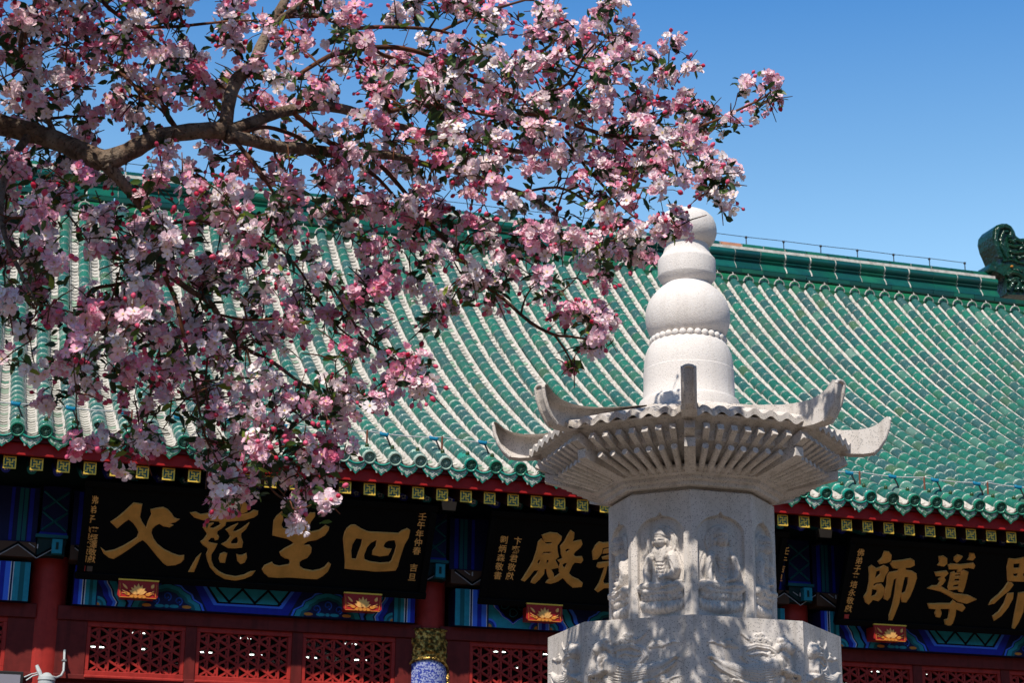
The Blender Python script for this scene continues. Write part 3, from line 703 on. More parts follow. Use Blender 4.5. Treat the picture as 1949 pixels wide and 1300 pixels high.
        # pierced boards with round eyes in the triangular cells
        for q in range(9):
            for r in range(-6, 6):
                xx = xl+q*dxs+dxs/2; 
                zz = zc0+r*pitch+ (0 if q % 2 == 0 else pitch/2)
                for dz, px2 in ((0, dxs*.16 if q % 2 == 0 else -dxs*.16),):
                    cx2, cz2 = xx, zz
                    if zl+.03 < cz2 < zt-.03:
                        A = np.linspace(0, 2*math.pi, 15)[:-1]; ro, ri = .043*s, .026*s
                        V = [(cx2+ro*math.cos(t), ym-.006, cz2+ro*math.sin(t)) for t in A]+[(cx2+ri*math.cos(t), ym-.006, cz2+ri*math.sin(t)) for t in A]+[(cx2+ri*math.cos(t), ym+.012, cz2+ri*math.sin(t)) for t in A]
                        n = 14; b.add(V, [(k_, (k_+1) % n, n+(k_+1) % n, n+k_) for k_ in range(n)]+[(n+k_, n+(k_+1) % n, 2*n+(k_+1) % n, 2*n+k_) for k_ in range(n)])
        b.build('lattice', M['red'], lt)
        b = MB(); b.box(xl, xr, 18.285, 18.289, zl, zt); b.build('pane', M['glass'], lt)
        b = MB(); b.box(xl-.02, xr+.02, 18.16, 18.24, 2.155, 2.184); b.build('sill_moulding', M['red'], lt, bevel=.008)
        b = MB(); b.prism([(-.3,.02),(-.1,.06),(0,.03),(.1,.06),(.3,.02),(.12,-.03),(-.12,-.03)], ((xl+xr)/2,18.24,2.08), (1,0,0), (0,0,1), (0,-.012,0)); b.build('panel_carving', M['darkred'], lt)
# wood grain wall strip beside the columns is part of the frame; lamps inside the hall
lampn = 0; lp = None
for row, (Yl, zl_) in enumerate(((21.6, at(480,1217,21.6)[2]), (21.6, at(480,1247,21.6)[2]))):
    for q in range(22):
        X = -1.2+q*.62+(.17 if row else 0)+rng.uniform(-.05,.05)
        if rng.random() < .12: continue
        if lp is None:
            lp = thing('ceiling_lamp', 'small white fluorescent lamp shining inside the dark hall behind the lattice', 'lamp', (X,Yl,zl_), 'fluorescent lamps inside the hall')
            b = MB(); b.box(-.05,.05,-.02,.02,.012,.035); b.build('lamp_housing', M['steel'], lp, local=True)
            for dx in (-.048, .048):
                b = MB(); b.tube([(dx-.026,0,0),(dx+.026,0,0)], .006, 8); b.build('tube', M['lamp'], lp, local=True)
        else:
            t = dup(lp, (X,Yl,zl_)); [dup(ch, parent=t) for ch in lp.children]
# ------------------------------------------------------------------ name plaques
TILT = R_(28); UPV = np.array([0,-math.sin(TILT),math.cos(TILT)]); NRM = np.array([0,-math.cos(TILT),-math.sin(TILT)])
def text_mesh(body, size, org, ax, ay, az, b, m, bold=.0):
    cu = bpy.data.curves.new('t', 'FONT'); cu.body = body; cu.size = size; cu.align_x = 'CENTER'; cu.align_y = 'CENTER'; cu.offset = bold; cu.resolution_u = 3
    o = bpy.data.objects.new('t', cu); COL.objects.link(o); bpy.context.view_layer.update()
    me = o.evaluated_get(bpy.context.evaluated_depsgraph_get()).to_mesh()
    org, ax, ay, az = (np.array(q, float) for q in (org, ax, ay, az))
    if me is not None and len(me.polygons):
        V = [org+ax*v.co.x+ay*v.co.y+az for v in me.vertices]; b.add(V, [tuple(p.vertices) for p in me.polygons], m)
    o.evaluated_get(bpy.context.evaluated_depsgraph_get()).to_mesh_clear(); bpy.data.objects.remove(o); bpy.data.curves.remove(cu)
def plaque(name, label, x0, x1, zb, H):
    y = 17.93; P0 = np.array([(x0+x1)/2, y, zb]); W = (x1-x0)/2
    t = thing(name, label, 'name board', tuple(P0), 'lettered black boards under the eave')
    b = MB(); c = P0+UPV*H/2-NRM*.03; b.obox(c, (W,0,0), UPV*H/2, NRM*.03); b.build('board', M['black'], t)
    b = MB(); e = .07
    for (u, v, a, d) in ((0,e/2,W+.02,e/2),(0,H-e/2,W+.02,e/2),(-W+e/2-.01,H/2,e/2,H/2-e),(W-e/2+.01,H/2,e/2,H/2-e)):
        b.obox(P0+np.array([u,0,0])+UPV*v+NRM*.012, (a,0,0), UPV*d, NRM*.018)
    b.build('frame', M['black'], t, bevel=.01)
    return t, P0
def uv(P0, x, y): p = on_plane(x, y, P0, NRM)-P0; return (p[0], float(np.dot(p, UPV)))
def character(t, P0, polys, ox, oy, s, mirror=None, d0=.001):
    b = MB()
    for k, pl in enumerate(polys):
        loops = [[uv(P0, ox+p[0]*s, oy+p[1]*s) for p in L] for L in pl]
        b.prism(loops[0], P0+NRM*(d0+.0006*k), (1,0,0), UPV, NRM*(.014+.0008*k), 0, holes=loops[1:], taper=.008, m_side=1)
    return b.build('character', [M['gold'], M['goldedge']], t)
def inscr(t, P0, txt, p0, p1, size):
    b = MB(); n = len(txt)
    for k, ch in enumerate(txt):
        f = k/(n-1) if n > 1 else 0; q = on_plane(p0[0]+(p1[0]-p0[0])*f, p0[1]+(p1[1]-p0[1])*f, P0, NRM)
        text_mesh(ch, size, q+NRM*.004, (1,0,0), UPV, (0,0,0), b, 0, size*.012)
    return b.build('inscription', M['goldedge'], t)
def seal(t, P0, x, y, m):
    q = on_plane(x, y, P0, NRM); b = MB(); b.obox(q+NRM*.002, (.026,0,0), UPV*.026, NRM*.002); b.build('seal', m, t)

t1, P1 = plaque('name_board', 'black board with four broad gold clerical characters, left of the stone pagoda under blossoms', 1.0, 4.36, 3.05, .97)
s = .13846
character(t1, P1, [[[(225,385),(310,335),(430,235),(540,130),(650,145),(630,230),(615,320),(640,385),(690,460),(715,470),(735,400),(770,320),(790,280),(775,220),(850,205),(940,190),(1000,220),(1050,275),(1080,325),(1120,350),(1165,345),(1110,385),(1040,400),(1030,415),(1075,432),(1030,455),(950,440),(890,405),(830,435),(785,480),(770,540),(800,620),(860,700),(950,770),(1060,825),(1160,860),(1225,850),(1220,900),(1180,945),(1110,975),(1000,985),(950,950),(880,870),(790,760),(720,675),(665,630),(600,660),(480,750),(360,830),(260,890),(205,875),(130,815),(85,740),(150,800),(280,775),(400,720),(510,655),(590,600),(615,530),(590,470),(540,400),(470,345),(400,390),(310,470)]]], 180, 940, s)
character(t1, P1, [[[(160,260),(230,255),(300,290),(400,275),(480,255),(490,190),(515,195),(520,240),(600,300),(730,310),(880,290),(980,265),(1030,230),(1085,240),(1080,285),(1030,320),(900,360),(750,370),(650,380),(635,430),(590,470),(525,510),(520,555),(545,590),(540,620),(505,635),(490,600),(440,600),(400,640),(400,670),(460,685),(525,690),(490,760),(440,840),(440,920),(470,1000),(540,1070),(640,1120),(780,1145),(900,1120),(990,1075),(1050,1060),(1000,1120),(900,1165),(780,1190),(640,1170),(520,1100),(440,1010),(405,920),(385,830),(410,770),(395,735),(340,700),(305,660),(350,625),(390,570),(395,540),(340,460),(380,420),(480,405),(430,440),(425,475),(480,480),(560,440),(580,420),(560,375),(450,365),(330,355),(220,320)]],
 [[(650,495),(730,450),(815,410),(760,465),(735,515),(780,525),(870,480),(970,400),(920,480),(850,545),(850,600),(875,670),(865,735),(780,745),(680,740),(590,690),(660,660),(700,615),(715,580),(690,530)],[(790,585),(735,625),(705,670),(730,695),(810,690),(825,640),(815,600)]],
 [[(780,190),(800,120),(900,110),(945,160),(935,240),(880,265),(820,255)]],[[(305,815),(270,905),(205,1070),(140,1070),(180,1000),(250,880)]],[[(620,810),(660,820),(640,890),(630,945),(575,940),(560,890),(575,830)]],[[(800,825),(830,850),(870,850),(925,820),(930,880),(900,940),(855,960),(815,920)]],[[(450,130),(540,110),(560,170),(500,200)]]], 340, 940, s)
character(t1, P1, [[[(285,570),(300,370),(340,310),(405,245),(420,350),(390,430),(420,480),(540,515),(640,490),(690,420),(730,340),(800,265),(860,265),(855,310),(800,380),(770,450),(770,500),(810,530),(920,505),(1010,440),(1050,460),(1040,500),(990,570),(880,630),(760,650),(700,690),(710,715),(780,710),(810,750),(800,810),(750,880),(680,905),(640,940),(645,1000),(700,1040),(830,1065),(930,1045),(1000,1010),(1050,950),(1075,970),(1030,1070),(960,1130),(890,1170),(700,1160),(500,1145),(350,1150),(230,1140),(170,1090),(140,1035),(170,990),(270,945),(290,980),(370,1000),(510,975),(525,930),(510,895),(450,880),(400,845),(380,805),(440,760),(520,720),(575,685),(550,650),(480,610),(380,590)]]], 480, 940, s)
character(t1, P1, [[[(195,530),(215,440),(250,375),(310,325),(370,325),(460,385),(570,430),(750,440),(1040,455),(1090,415),(1180,380),(1215,405),(1190,520),(1130,620),(1090,730),(1050,860),(1020,970),(990,1020),(850,1030),(680,1035),(500,1015),(350,1005),(215,990),(225,880),(210,700)],[(385,520),(490,535),(470,640),(430,740),(390,850),(310,845),(300,720),(320,620)],[(690,550),(715,550),(700,650),(650,720),(640,775),(760,800),(880,785),(930,690),(860,695),(800,660),(830,590),(890,555),(990,550),(1015,640),(990,740),(940,870),(900,905),(760,915),(600,895),(510,860),(500,790),(550,660),(610,590)]]], 630, 960, .12308)
inscr(t1, P1, '佛弟子', (179,953), (173,989), .085); inscr(t1, P1, '董經澤敬獻', (180,1011), (174,1066), .075); inscr(t1, P1, '徐果文敬書', (166,1009), (159,1064), .075)
seal(t1, P1, 157, 1082, M['seal']); seal(t1, P1, 170.5, 1083, M['seald'])
inscr(t1, P1, '壬午年仲春', (804,985), (793,1050), .085); inscr(t1, P1, '吉旦', (787,1082), (784,1100), .085)

t2, P2 = plaque('name_board', 'large black board over the middle doors, its gold characters partly hidden by the stone pagoda', 4.93, 8.1, 3.035, .98)
s = .1334
character(t2, P2, [[[(835,140),(950,108),(1050,118),(1112,165),(1100,215),(1048,290),(1050,370),(1068,450),(1015,500),(1050,560),(1075,600),(960,625),(990,690),(1005,750),(950,785),(915,700),(900,620),(865,620),(860,690),(800,765),(730,830),(680,815),(700,770),(760,700),(790,640),(720,640),(650,730),(585,800),(545,785),(620,670),(710,520),(760,370),(785,240),(825,195),(870,230)],[(860,245),(920,230),(985,240),(960,270),(900,275)],[(815,420),(860,375),(940,370),(985,390),(930,410),(870,405)],[(760,545),(780,490),(820,490),(800,550)],[(890,540),(900,490),(940,495),(925,545)]],
 [[(1100,300),(1160,230),(1210,130),(1245,75),(1290,110),(1280,190),(1265,240),(1330,225),(1390,215),(1405,270),(1380,310),(1310,370),(1275,420),(1310,455),(1400,450),(1415,500),(1390,535),(1300,525),(1260,570),(1230,640),(1210,690),(1260,740),(1350,780),(1410,830),(1400,875),(1280,885),(1200,820),(1135,745),(1050,800),(960,830),(885,815),(920,785),(1010,750),(1090,690),(1080,600),(1100,540),(1060,500),(1130,475),(1115,410),(1110,350)],[(1150,360),(1200,325),(1235,345),(1190,385)],[(1120,560),(1160,530),(1200,545),(1165,610),(1130,600)]]], 920, 1000, s)
def mir(L, xc): return [(2*xc-x, y) for x, y in L][::-1]
bao = [[(1560,370),(1600,290),(1650,240),(1700,255),(1830,245),(1830,300),(1700,320),(1680,400),(1620,480),(1570,490)],[(1690,460),(1830,420),(1830,480),(1700,480)],[(1720,350),(1830,330),(1830,385),(1700,400)],[(1620,590),(1630,540),(1830,515),(1830,570),(1760,580),(1740,680),(1700,800),(1720,840),(1830,830),(1830,890),(1720,890),(1630,950),(1590,920),(1650,830),(1700,700),(1730,590),(1650,605)]]
character(t2, P2, [[L] for L in bao]+[[mir(L, 1826)] for L in bao], 920, 1000, s)
b = MB()
for ch, X in (('雄', 6.95), ('大', 7.55)): text_mesh(ch, .55, P2+np.array([X-P2[0],0,0])+UPV*.5+NRM*.01, (1,0,0), UPV, (0,0,0), b, 0, .02)
b.build('character', M['gold'], t2)
inscr(t2, P2, '劉炳森敬書', (959,1029), (947,1097), .085); inscr(t2, P2, '卞齋君敬獻', (985,1031), (970,1098), .085); inscr(t2, P2, '壬午吉旦', (1495,1050), (1483,1101), .085)

t3, P3 = plaque('name_board', 'black board with gold running script characters, right of the stone pagoda', 8.83, 12.05, 3.04, .97)
s = .13077
character(t3, P3, [[[(620,300),(680,240),(710,150),(770,160),(810,210),(800,290),(740,315),(640,330)]],[[(485,380),(520,355),(590,405),(650,385),(700,360),(760,390),(765,430),(720,500),(690,590),(600,600),(550,620),(545,670),(600,635),(660,630),(705,690),(700,760),(670,820),(620,870),(540,850),(480,920),(440,890),(415,810),(460,740),(490,600),(495,480)],[(590,435),(650,425),(650,480),(600,530),(565,540)],[(525,695),(600,705),(610,740),(580,790),(510,810)]],
 [[(800,330),(830,295),(950,285),(1090,260),(1140,290),(1145,350),(1090,380),(1010,385),(1020,430),(1100,440),(1170,480),(1175,540),(1130,680),(1080,800),(1020,890),(970,885),(950,800),(940,780),(920,900),(870,1030),(820,1150),(780,1150),(780,1080),(830,930),(860,780),(880,620),(890,525),(840,560),(810,700),(790,810),(750,860),(710,840),(710,760),(745,640),(755,500),(780,460),(900,440),(920,400),(840,390)],[(1060,520),(1055,620),(1020,740),(960,770),(950,740),(980,600),(1000,520)]]], 1590, 1030, s)
s = .13075
character(t3, P3, [[[(280,150),(340,145),(395,180),(395,250),(350,290),(255,270),(295,230)]],[[(505,160),(550,125),(620,150),(590,190),(540,235),(505,200)]],[[(730,100),(790,110),(805,160),(770,200),(690,190),(725,160)]],[[(415,270),(440,260),(600,270),(720,255),(780,245),(800,280),(780,325),(720,310),(620,320),(590,360),(545,375),(550,330),(430,330)]],
 [[(455,385),(500,370),(510,395),(590,395),(590,370),(640,350),(700,380),(680,470),(650,590),(620,665),(570,655),(550,620),(420,635),(410,590),(440,480)],[(510,410),(590,400),(585,435),(505,440)],[(500,470),(580,465),(570,510),(490,510)],[(480,560),(570,545),(560,590),(470,600)]],
 [[(215,380),(300,370),(390,360),(410,390),(350,450),(370,490),(330,550),(290,580),(370,630),(500,690),(700,715),(820,770),(680,830),(560,800),(430,720),(300,650),(230,635),(105,605),(180,575),(250,575),(300,510),(270,480),(320,430),(240,430)]],
 [[(115,830),(150,840),(300,835),(440,835),(480,785),(530,830),(620,850),(655,890),(610,945),(520,910),(510,1000),(470,1120),(420,1165),(370,1130),(360,1070),(410,1060),(430,980),(430,905),(290,905),(310,970),(290,1030),(240,1025),(220,970),(240,910),(140,900)]]], 1750, 1040, s)
character(t3, P3, [[[(1275,300),(1300,180),(1400,190),(1550,160),(1690,170),(1700,300),(1670,500),(1500,510),(1330,505),(1285,500)],[(1360,250),(1460,245),(1450,320),(1360,325)],[(1350,395),(1430,390),(1420,440),(1370,445)],[(1520,245),(1620,240),(1610,315),(1515,320)],[(1500,390),(1590,385),(1580,440),(1495,445)]],
 [[(1290,520),(1340,540),(1360,560),(1300,640),(1200,720),(1080,830),(1000,850),(1040,790),(1150,700),(1230,610)]],[[(1280,690),(1360,680),(1350,760),(1280,890),(1180,1010),(1080,1080),(1060,1020),(1150,950),(1230,830)]],[[(1440,680),(1510,670),(1522,760),(1500,950),(1430,1110),(1370,1200),(1350,1190),(1370,1050),(1410,850)]],[[(1560,540),(1640,560),(1760,680),(1850,760),(1770,780),(1640,690)]]], 1750, 1040, s)
inscr(t3, P3, '佛弟子董培永敬獻', (1638,1053), (1614.5,1160), .085); seal(t3, P3, 1611, 1174.5, M['seal'])

# ------------------------------------------------------------------ couplet board wrapped round the middle column
cb = thing('couplet_board', 'curved blue patterned board with embossed gold crown hung on the middle red column', 'couplet board', (4.507, 18.345, 1.2))
def shell(r0, r1, a0, a1, zlo, zhi, n=24):
    b = MB(); A = np.linspace(R_(a0), R_(a1), n+1); V = []
    for a in A:
        lo = zlo(a) if callable(zlo) else zlo; hi = zhi(a) if callable(zhi) else zhi
        for r, z in ((r0,lo),(r1,lo),(r1,hi),(r0,hi)): V.append((4.507+r*math.cos(a), 18.345+r*math.sin(a), z))
    F = []
    for k in range(n):
        for q in range(4): F.append((k*4+q, k*4+(q+1) % 4, k*4+4+(q+1) % 4, k*4+4+q))
    F += [(0,3,2,1), (n*4, n*4+1, n*4+2, n*4+3)]
    return b.add(V, F)
arch = lambda a: 2.36+.135*math.sqrt(max(0, 1-((a-R_(262))/R_(66))**2))
o = shell(.19, .222, 180, 350, -.9, arch).build('blue_panel', M['blueclad'], cb); auto_smooth(o)
o = shell(.188, .219, 172, 358, arch, 2.79).build('gold_crown', M['crown'], cb); auto_smooth(o)
b = MB()
A = np.linspace(R_(196), R_(328), 30); pts = [(4.507+.229*math.cos(a), 18.345+.229*math.sin(a), arch(a)) for a in A]; b.tube(pts, .016, 8)
for s_ in (0, -1): a = A[s_]; b.tube([pts[s_], (pts[s_][0], pts[s_][1], -.9)], .02, 8)
b.tube([(4.507+.222*math.cos(a), 18.345+.222*math.sin(a), 2.785) for a in np.linspace(R_(175), R_(355), 30)], .012, 6)
for k in range(70):      # embossed scrolls and a seated figure on a lotus
    a = R_(rng.uniform(185, 345)); z = rng.uniform(2.5, 2.76); p = [(4.507+.222*math.cos(a+.05*math.cos(q)*(1-q/9)), 18.345+.222*math.sin(a+.05*math.cos(q)*(1-q/9)), max(arch(a)+.02, z+.02*math.sin(q))) for q in np.linspace(0, 6, 8)]
    b.tube(p, .006, 5)
for (da, z, ra, rz) in ((0,2.73,.10,.022),(0,2.675,.13,.03),(0,2.62,.17,.03),(-.16,2.57,.12,.025),(.16,2.57,.12,.025),(0,2.56,.2,.02),(-.36,2.55,.1,.02),(.36,2.55,.1,.02)):
    a = R_(266)+da; c = (4.507+.222*math.cos(a), 18.345+.222*math.sin(a)); b.lathe([(.001,z-rz),(ra*.15,z-rz*.6),(ra*.2,z),(ra*.15,z+rz*.6),(.001,z+rz)], c[0], c[1], 10)
o = b.build('gold_rim', M['crown'], cb); auto_smooth(o)

# ------------------------------------------------------------------ string of blue bulbs on hooks over the eave
sl_t = thing('string_light', 'pale cable with small sky blue bulbs strung above the eave tiles', 'string light', (5.5, 17.3, 4.4))
hooks = [X0T+PITCH*(i+.5)-.1 for i in range(-5, 46, 3)]
ys, zs = 17.40, 4.575
pts = []
for k in range(len(hooks)-1):
    for t in np.linspace(0, 1, 7)[:-1]: pts.append((hooks[k]+(hooks[k+1]-hooks[k])*t, ys, zs-.02*math.sin(math.pi*t)))
b = MB(); b.tube(pts, .0065, 6); b.build('cable', M['wire'], sl_t)
f0 = None
for X in hooks:
    if f0 is None: b = MB(); b.tube([(X,ys,4.30),(X,ys,zs+.01)], .010, 6); b.tube([(X,ys,4.34),(X-.06,ys-.02,4.31),(X-.09,ys-.05,4.24)], .005, 5); f0 = b.build('hook_rod', M['rust'], sl_t); xf = X
    else: dup(f0, loc=Vector((X-xf,0,0))+f0.location)
f0 = None
for k, X in enumerate(np.arange(hooks[0]+.2, hooks[-1], .5004)):
    if f0 is None:
        b = MB(); b.tube([(X-.035,ys-.01,zs+.0),(X-.03,ys-.01,zs-.022),(X+.035,ys-.01,zs-.03),(X+.04,ys-.01,zs-.008)], [.012,.021,.021,.011], 9); f0 = b.build('bulb', M['bulb'], sl_t, smooth=True); xf = X
        b = MB(); b.tube([(X+.02,ys-.01,zs-.03),(X+.05,ys-.02,zs-.10),(X+.085,ys,zs-.17),(X+.09,ys+.02,zs-.22)], .009, 5); f1 = b.build('bulb_lead', M['blackpl'], f0)
    else: c = dup(f0, loc=Vector((X-xf,0,0))+f0.location); dup(f1, parent=c)

# ------------------------------------------------------------------ floodlights under the eave at the columns
def flood(X, label):
    t = thing('floodlight', label, 'floodlight', (X, 17.85, 3.98), 'floodlights under the eave')
    b = MB(); f = [(-.085,.05),(.085,.05),(.07,-.045),(-.07,-.045)]; bk = [(-.05,.03),(.05,.03),(.05,-.03),(-.05,-.03)]
    V = [(X+p[0], 17.80, 3.975+p[1]) for p in f]+[(X+p[0], 17.93, 4.0+p[1]) for p in bk]
    b.add(V, [(0,1,5,4),(1,2,6,5),(2,3,7,6),(3,0,4,7),(4,5,6,7)]); b.build('housing', M['steel'], t)
    b = MB(); b.add([(X+p[0]*.93, 17.803-.008, 3.975+p[1]*.9) for p in f]+[(X+p[0]*.93, 17.803, 3.975+p[1]*.9) for p in f], [(0,3,2,1),(4,5,6,7),(0,1,5,4),(1,2,6,5),(2,3,7,6),(3,0,4,7)]); b.build('lens', M['lens'], t)
    b = MB(); b.tube([(X,17.9,3.9),(X,18.1,3.9)], .012, 6); b.tube([(X-.06,17.87,3.92),(X-.07,17.9,4.02),(X-.06,17.93,4.1)], .008, 5); b.tube([(X+.06,17.87,3.92),(X+.07,17.9,4.02),(X+.06,17.93,4.1)], .008, 5); b.build('mount', M['iron'], t)
flood(4.567, 'small grey floodlight under the eave above the blue board column')
flood(8.693, 'small grey floodlight under the eave right of the stone pagoda')

# ------------------------------------------------------------------ dome camera, conduit and panel at the left column
dc = thing('security_camera', 'white dome security camera on a bracket in front of the left red column', 'camera', tuple(at(87,1300,17.9)))
c0 = at(88, 1302, 17.9)
b = MB(); b.lathe([(.012,.10),(.03,.095),(.05,.075),(.075,.06),(.082,.03),(.075,.02),(.078,0),(.072,-.10)], c0[0], c0[1], 20)
b.v = [(x, y, z+c0[2]) for x, y, z in b.v]; auto_smooth(b.build('housing', M['plastic'], dc))
b = MB(); b.lathe([(.070,-.10),(.066,-.14),(.04,-.17),(.001,-.18)], c0[0], c0[1], 20); b.v = [(x, y, z+c0[2]) for x, y, z in b.v]; b.build('dome', M['blackpl'], dc, smooth=True)
b = MB(); p = [at(x, y, Y) for x, y, Y in ((79,1290,17.9),(75,1280,17.92),(70,1268,17.95))]; b.tube(p, [.018,.022,.016], 8); p = [at(x,y,17.98) for x,y in ((50,1296),(62,1288),(76,1284))]; b.tube(p, .008, 6); p = [at(x,y,17.98) for x,y in ((46,1290),(60,1284),(75,1281))]; b.tube(p, .007, 6)
b.build('arm', M['plastic'], dc)
cd = thing('conduit', 'white plastic conduit curving down the right side of the left red column', 'conduit', tuple(at(122,1240,18.1)))
b = MB(); b.tube([at(x, y, Y) for x, y, Y in ((123,1238,18.2),(122,1262,18.15),(121,1278,18.1),(116,1287,18.05),(107,1291,17.98),(97,1289,17.92))], .011, 8); b.build('pipe', M['plastic'], cd, smooth=True)
b = MB(); q = at(122,1258,18.15); b.box(q[0]-.02, q[0]+.02, q[1]-.015, q[1]+.05, q[2]-.008, q[2]+.008); b.build('clip', M['steel'], cd)
sp = thing('display_panel', 'grey display panel in a dark frame at the lower left corner by the column', 'display', tuple(at(18,1310,17.7)))
A_, B_ = at(-6,1277,17.7), at(45,1281,17.7); zt_ = A_[2]; 
b = MB(); b.box(A_[0], B_[0], 17.70, 17.75, zt_-.42, zt_); b.build('panel_frame', M['blackpl'], sp, bevel=.006)
b = MB(); b.box(A_[0]+.02, B_[0]-.025, 17.696, 17.70, zt_-.40, zt_-.03); b.build('screen', M['screen'], sp)
b = MB(); b.tube([((A_[0]+B_[0])/2,17.74,zt_-.3),((A_[0]+B_[0])/2,17.76,-1.6)], .03, 10); b.build('stand', M['iron'], sp)
# ------------------------------------------------------------------ stone pagoda
AX, AY = 4.7259, 11.7359; PH0 = math.atan2(-AY, -AX); G = 1.6
pag = thing('stone_pagoda', 'pale granite octagonal pagoda with upturned eave horns, carved figures and a gourd finial', 'pagoda', (AX, AY, -1.6))
def zl(prof): return [(r, z+G) for r, z in prof]
def part(b, name, m, smooth=False, bevel=0, parent=None):
    o = b.build(name, m, parent or pag, local=True, bevel=bevel)
    if smooth: auto_smooth(o, smooth)
    return o
def octa(prof, b): b.lathe(zl(prof), 0, 0, 8, 0, PH0); return b
b = MB(); b.lathe(zl([(.352,3.36),(.352,3.462),(.345,3.478),(.326,3.486),(.318,3.50),(.318,3.60),(.3165,3.70),(.3135,3.705),(.313,3.75),(.305,3.81),(.288,3.862),(.262,3.905),(.235,3.925),(.23,3.95)]), 0, 0, 72); part(b, 'dome', M['finial'], 30)
bd = MB()
for k in range(30):
    a = 2*math.pi*k/30; r_ = .027
    bd.lathe([(.001,3.926+G-r_)]+[(r_*math.sin(t), 3.926+G-r_*math.cos(t)) for t in np.linspace(.4,2.74,6)]+[(.001,3.926+G+r_)], .249*math.cos(a), .249*math.sin(a), 10)
part(bd, 'bead_ring', M['finial'], 60)
b = MB(); b.lathe(zl([(.232,3.94),(.255,3.963),(.275,3.99),(.29,4.03),(.298,4.075),(.3,4.114),(.295,4.16),(.281,4.205),(.258,4.245),(.223,4.29),(.192,4.32),(.168,4.338),(.15,4.37)]), 0, 0, 72); part(b, 'gourd_bulb', M['finial'], 60)
b = MB(); b.lathe(zl([(.15,4.345),(.160,4.348),(.168,4.354),(.2045,4.402),(.2065,4.412),(.2065,4.525),(.203,4.537),(.188,4.553),(.168,4.585),(.159,4.62),(.157,4.66)]), 0, 0, 72); part(b, 'collar', M['finial'], 40)
b = MB(); b.lathe(zl([(.15,4.640),(.166,4.648),(.188,4.668),(.208,4.70),(.218,4.735),(.219,4.765),(.213,4.805),(.196,4.848),(.165,4.882),(.12,4.905),(.06,4.916),(.001,4.918)]), 0, 0, 72); part(b, 'knob', M['finial'], 60)
# tiled eave, scalloped
def roof_piece(nu, nt, top):
    V = []; 
    for f in range(8):
        ang = PH0+math.pi/8+f*math.pi/4; ca, sa = math.cos(ang), math.sin(ang)
        for i in range(nu+1):
            u = -1+2*i/nu; wv = math.cos(2*math.pi*7.5*(u+1)/2)
            for j in range(nt+1):
                t = j/nt; x = .33+(1.035-.33)*t; y = u*x*math.tan(math.pi/8); z = 3.41-.245*t**.85-.022*u*u*t+wv*.0145*min(1, t*1.6)
                if not top: z -= .04+.012*(1-t); x -= .004*t
                V.append((x*ca-y*sa, x*sa+y*ca, z+G))
    return V
nu, nt2 = 88, 8; Vt = roof_piece(nu, nt2, True); Vb = roof_piece(nu, nt2, False); n0 = len(Vt); F = []; st = (nu+1)*(nt2+1)
for f in range(8):
    for i in range(nu):
        for j in range(nt2):
            a = f*st+i*(nt2+1)+j; q = a+nt2+1; F += [(a, a+1, q+1, q), (n0+a, n0+q, n0+q+1, n0+a+1)]
        a = f*st+i*(nt2+1)+nt2; q = a+nt2+1; F.append((a, n0+a, n0+q, q))
o = mk('tiled_eave', Vt+Vb, F, M['granite'], pag, local=True); auto_smooth(o, 50)
b = MB(); octa([(.6,3.3),(1.09,3.125),(1.085,3.115),(1.05,3.108),(.955,3.045),(.95,3.03),(.945,2.985),(.69,2.91),(.6,2.90)], b); part(b, 'soffit', M['granite'])
b = MB(); octa([(.6,2.9),(.70,2.885),(.70,2.862),(.668,2.85),(.668,2.832),(.632,2.826),(.632,2.80),(.60,2.792),(.60,2.765),(.563,2.76)], b); part(b, 'cornice', M['granite'], bevel=.004)
bs, br = MB(), MB()
for f in range(8):
    for k in range(-4, 5):
        psi = k*math.pi/4/8.0*.97
        if f and k == -4: pass
        ang = PH0+math.pi/8+f*math.pi/4+psi; d = np.array([math.cos(ang), math.sin(ang), 0]); s_ = np.array([-d[1], d[0], 0]); ap = 1/math.cos(psi); hip = abs(k) == 4
        if hip and k == -4: continue
        if hip: ang = PH0+math.pi/4+f*math.pi/4; d = np.array([math.cos(ang), math.sin(ang), 0]); s_ = np.array([-d[1], d[0], 0]); ap = 1/math.cos(math.pi/8)
        r1, r0 = .98*ap, .80*ap; hw, hh = (.034, .032) if hip else (.021, .0225); P1_, P0_ = d*r1+[0,0,3.052+G], d*r0+[0,0,2.962+G]
        t = (P1_-P0_); L = np.linalg.norm(t); t /= L; up = np.cross(s_, t); up = up if up[2] > 0 else -up
        bs.obox((P1_+P0_)/2, t*L/2, s_*hw, up*hh)
        R1, R0 = (.90*ap, .60*ap); 
        if hip: br.obox((d*(R1+.03)+d*R0)/2+np.array([0,0,2.903+G]), (d*(R1+.03-R0)+[0,0,.09])/2, s_*.036, np.array([0,0,.03]))
        else: br.tube([d*R0+[0,0,2.853+G], d*R1+[0,0,2.938+G]], .0215, 12)
part(bs, 'square_rafters', M['granite'], bevel=.003); auto_smooth(part(br, 'round_rafters', M['granite']), 35)
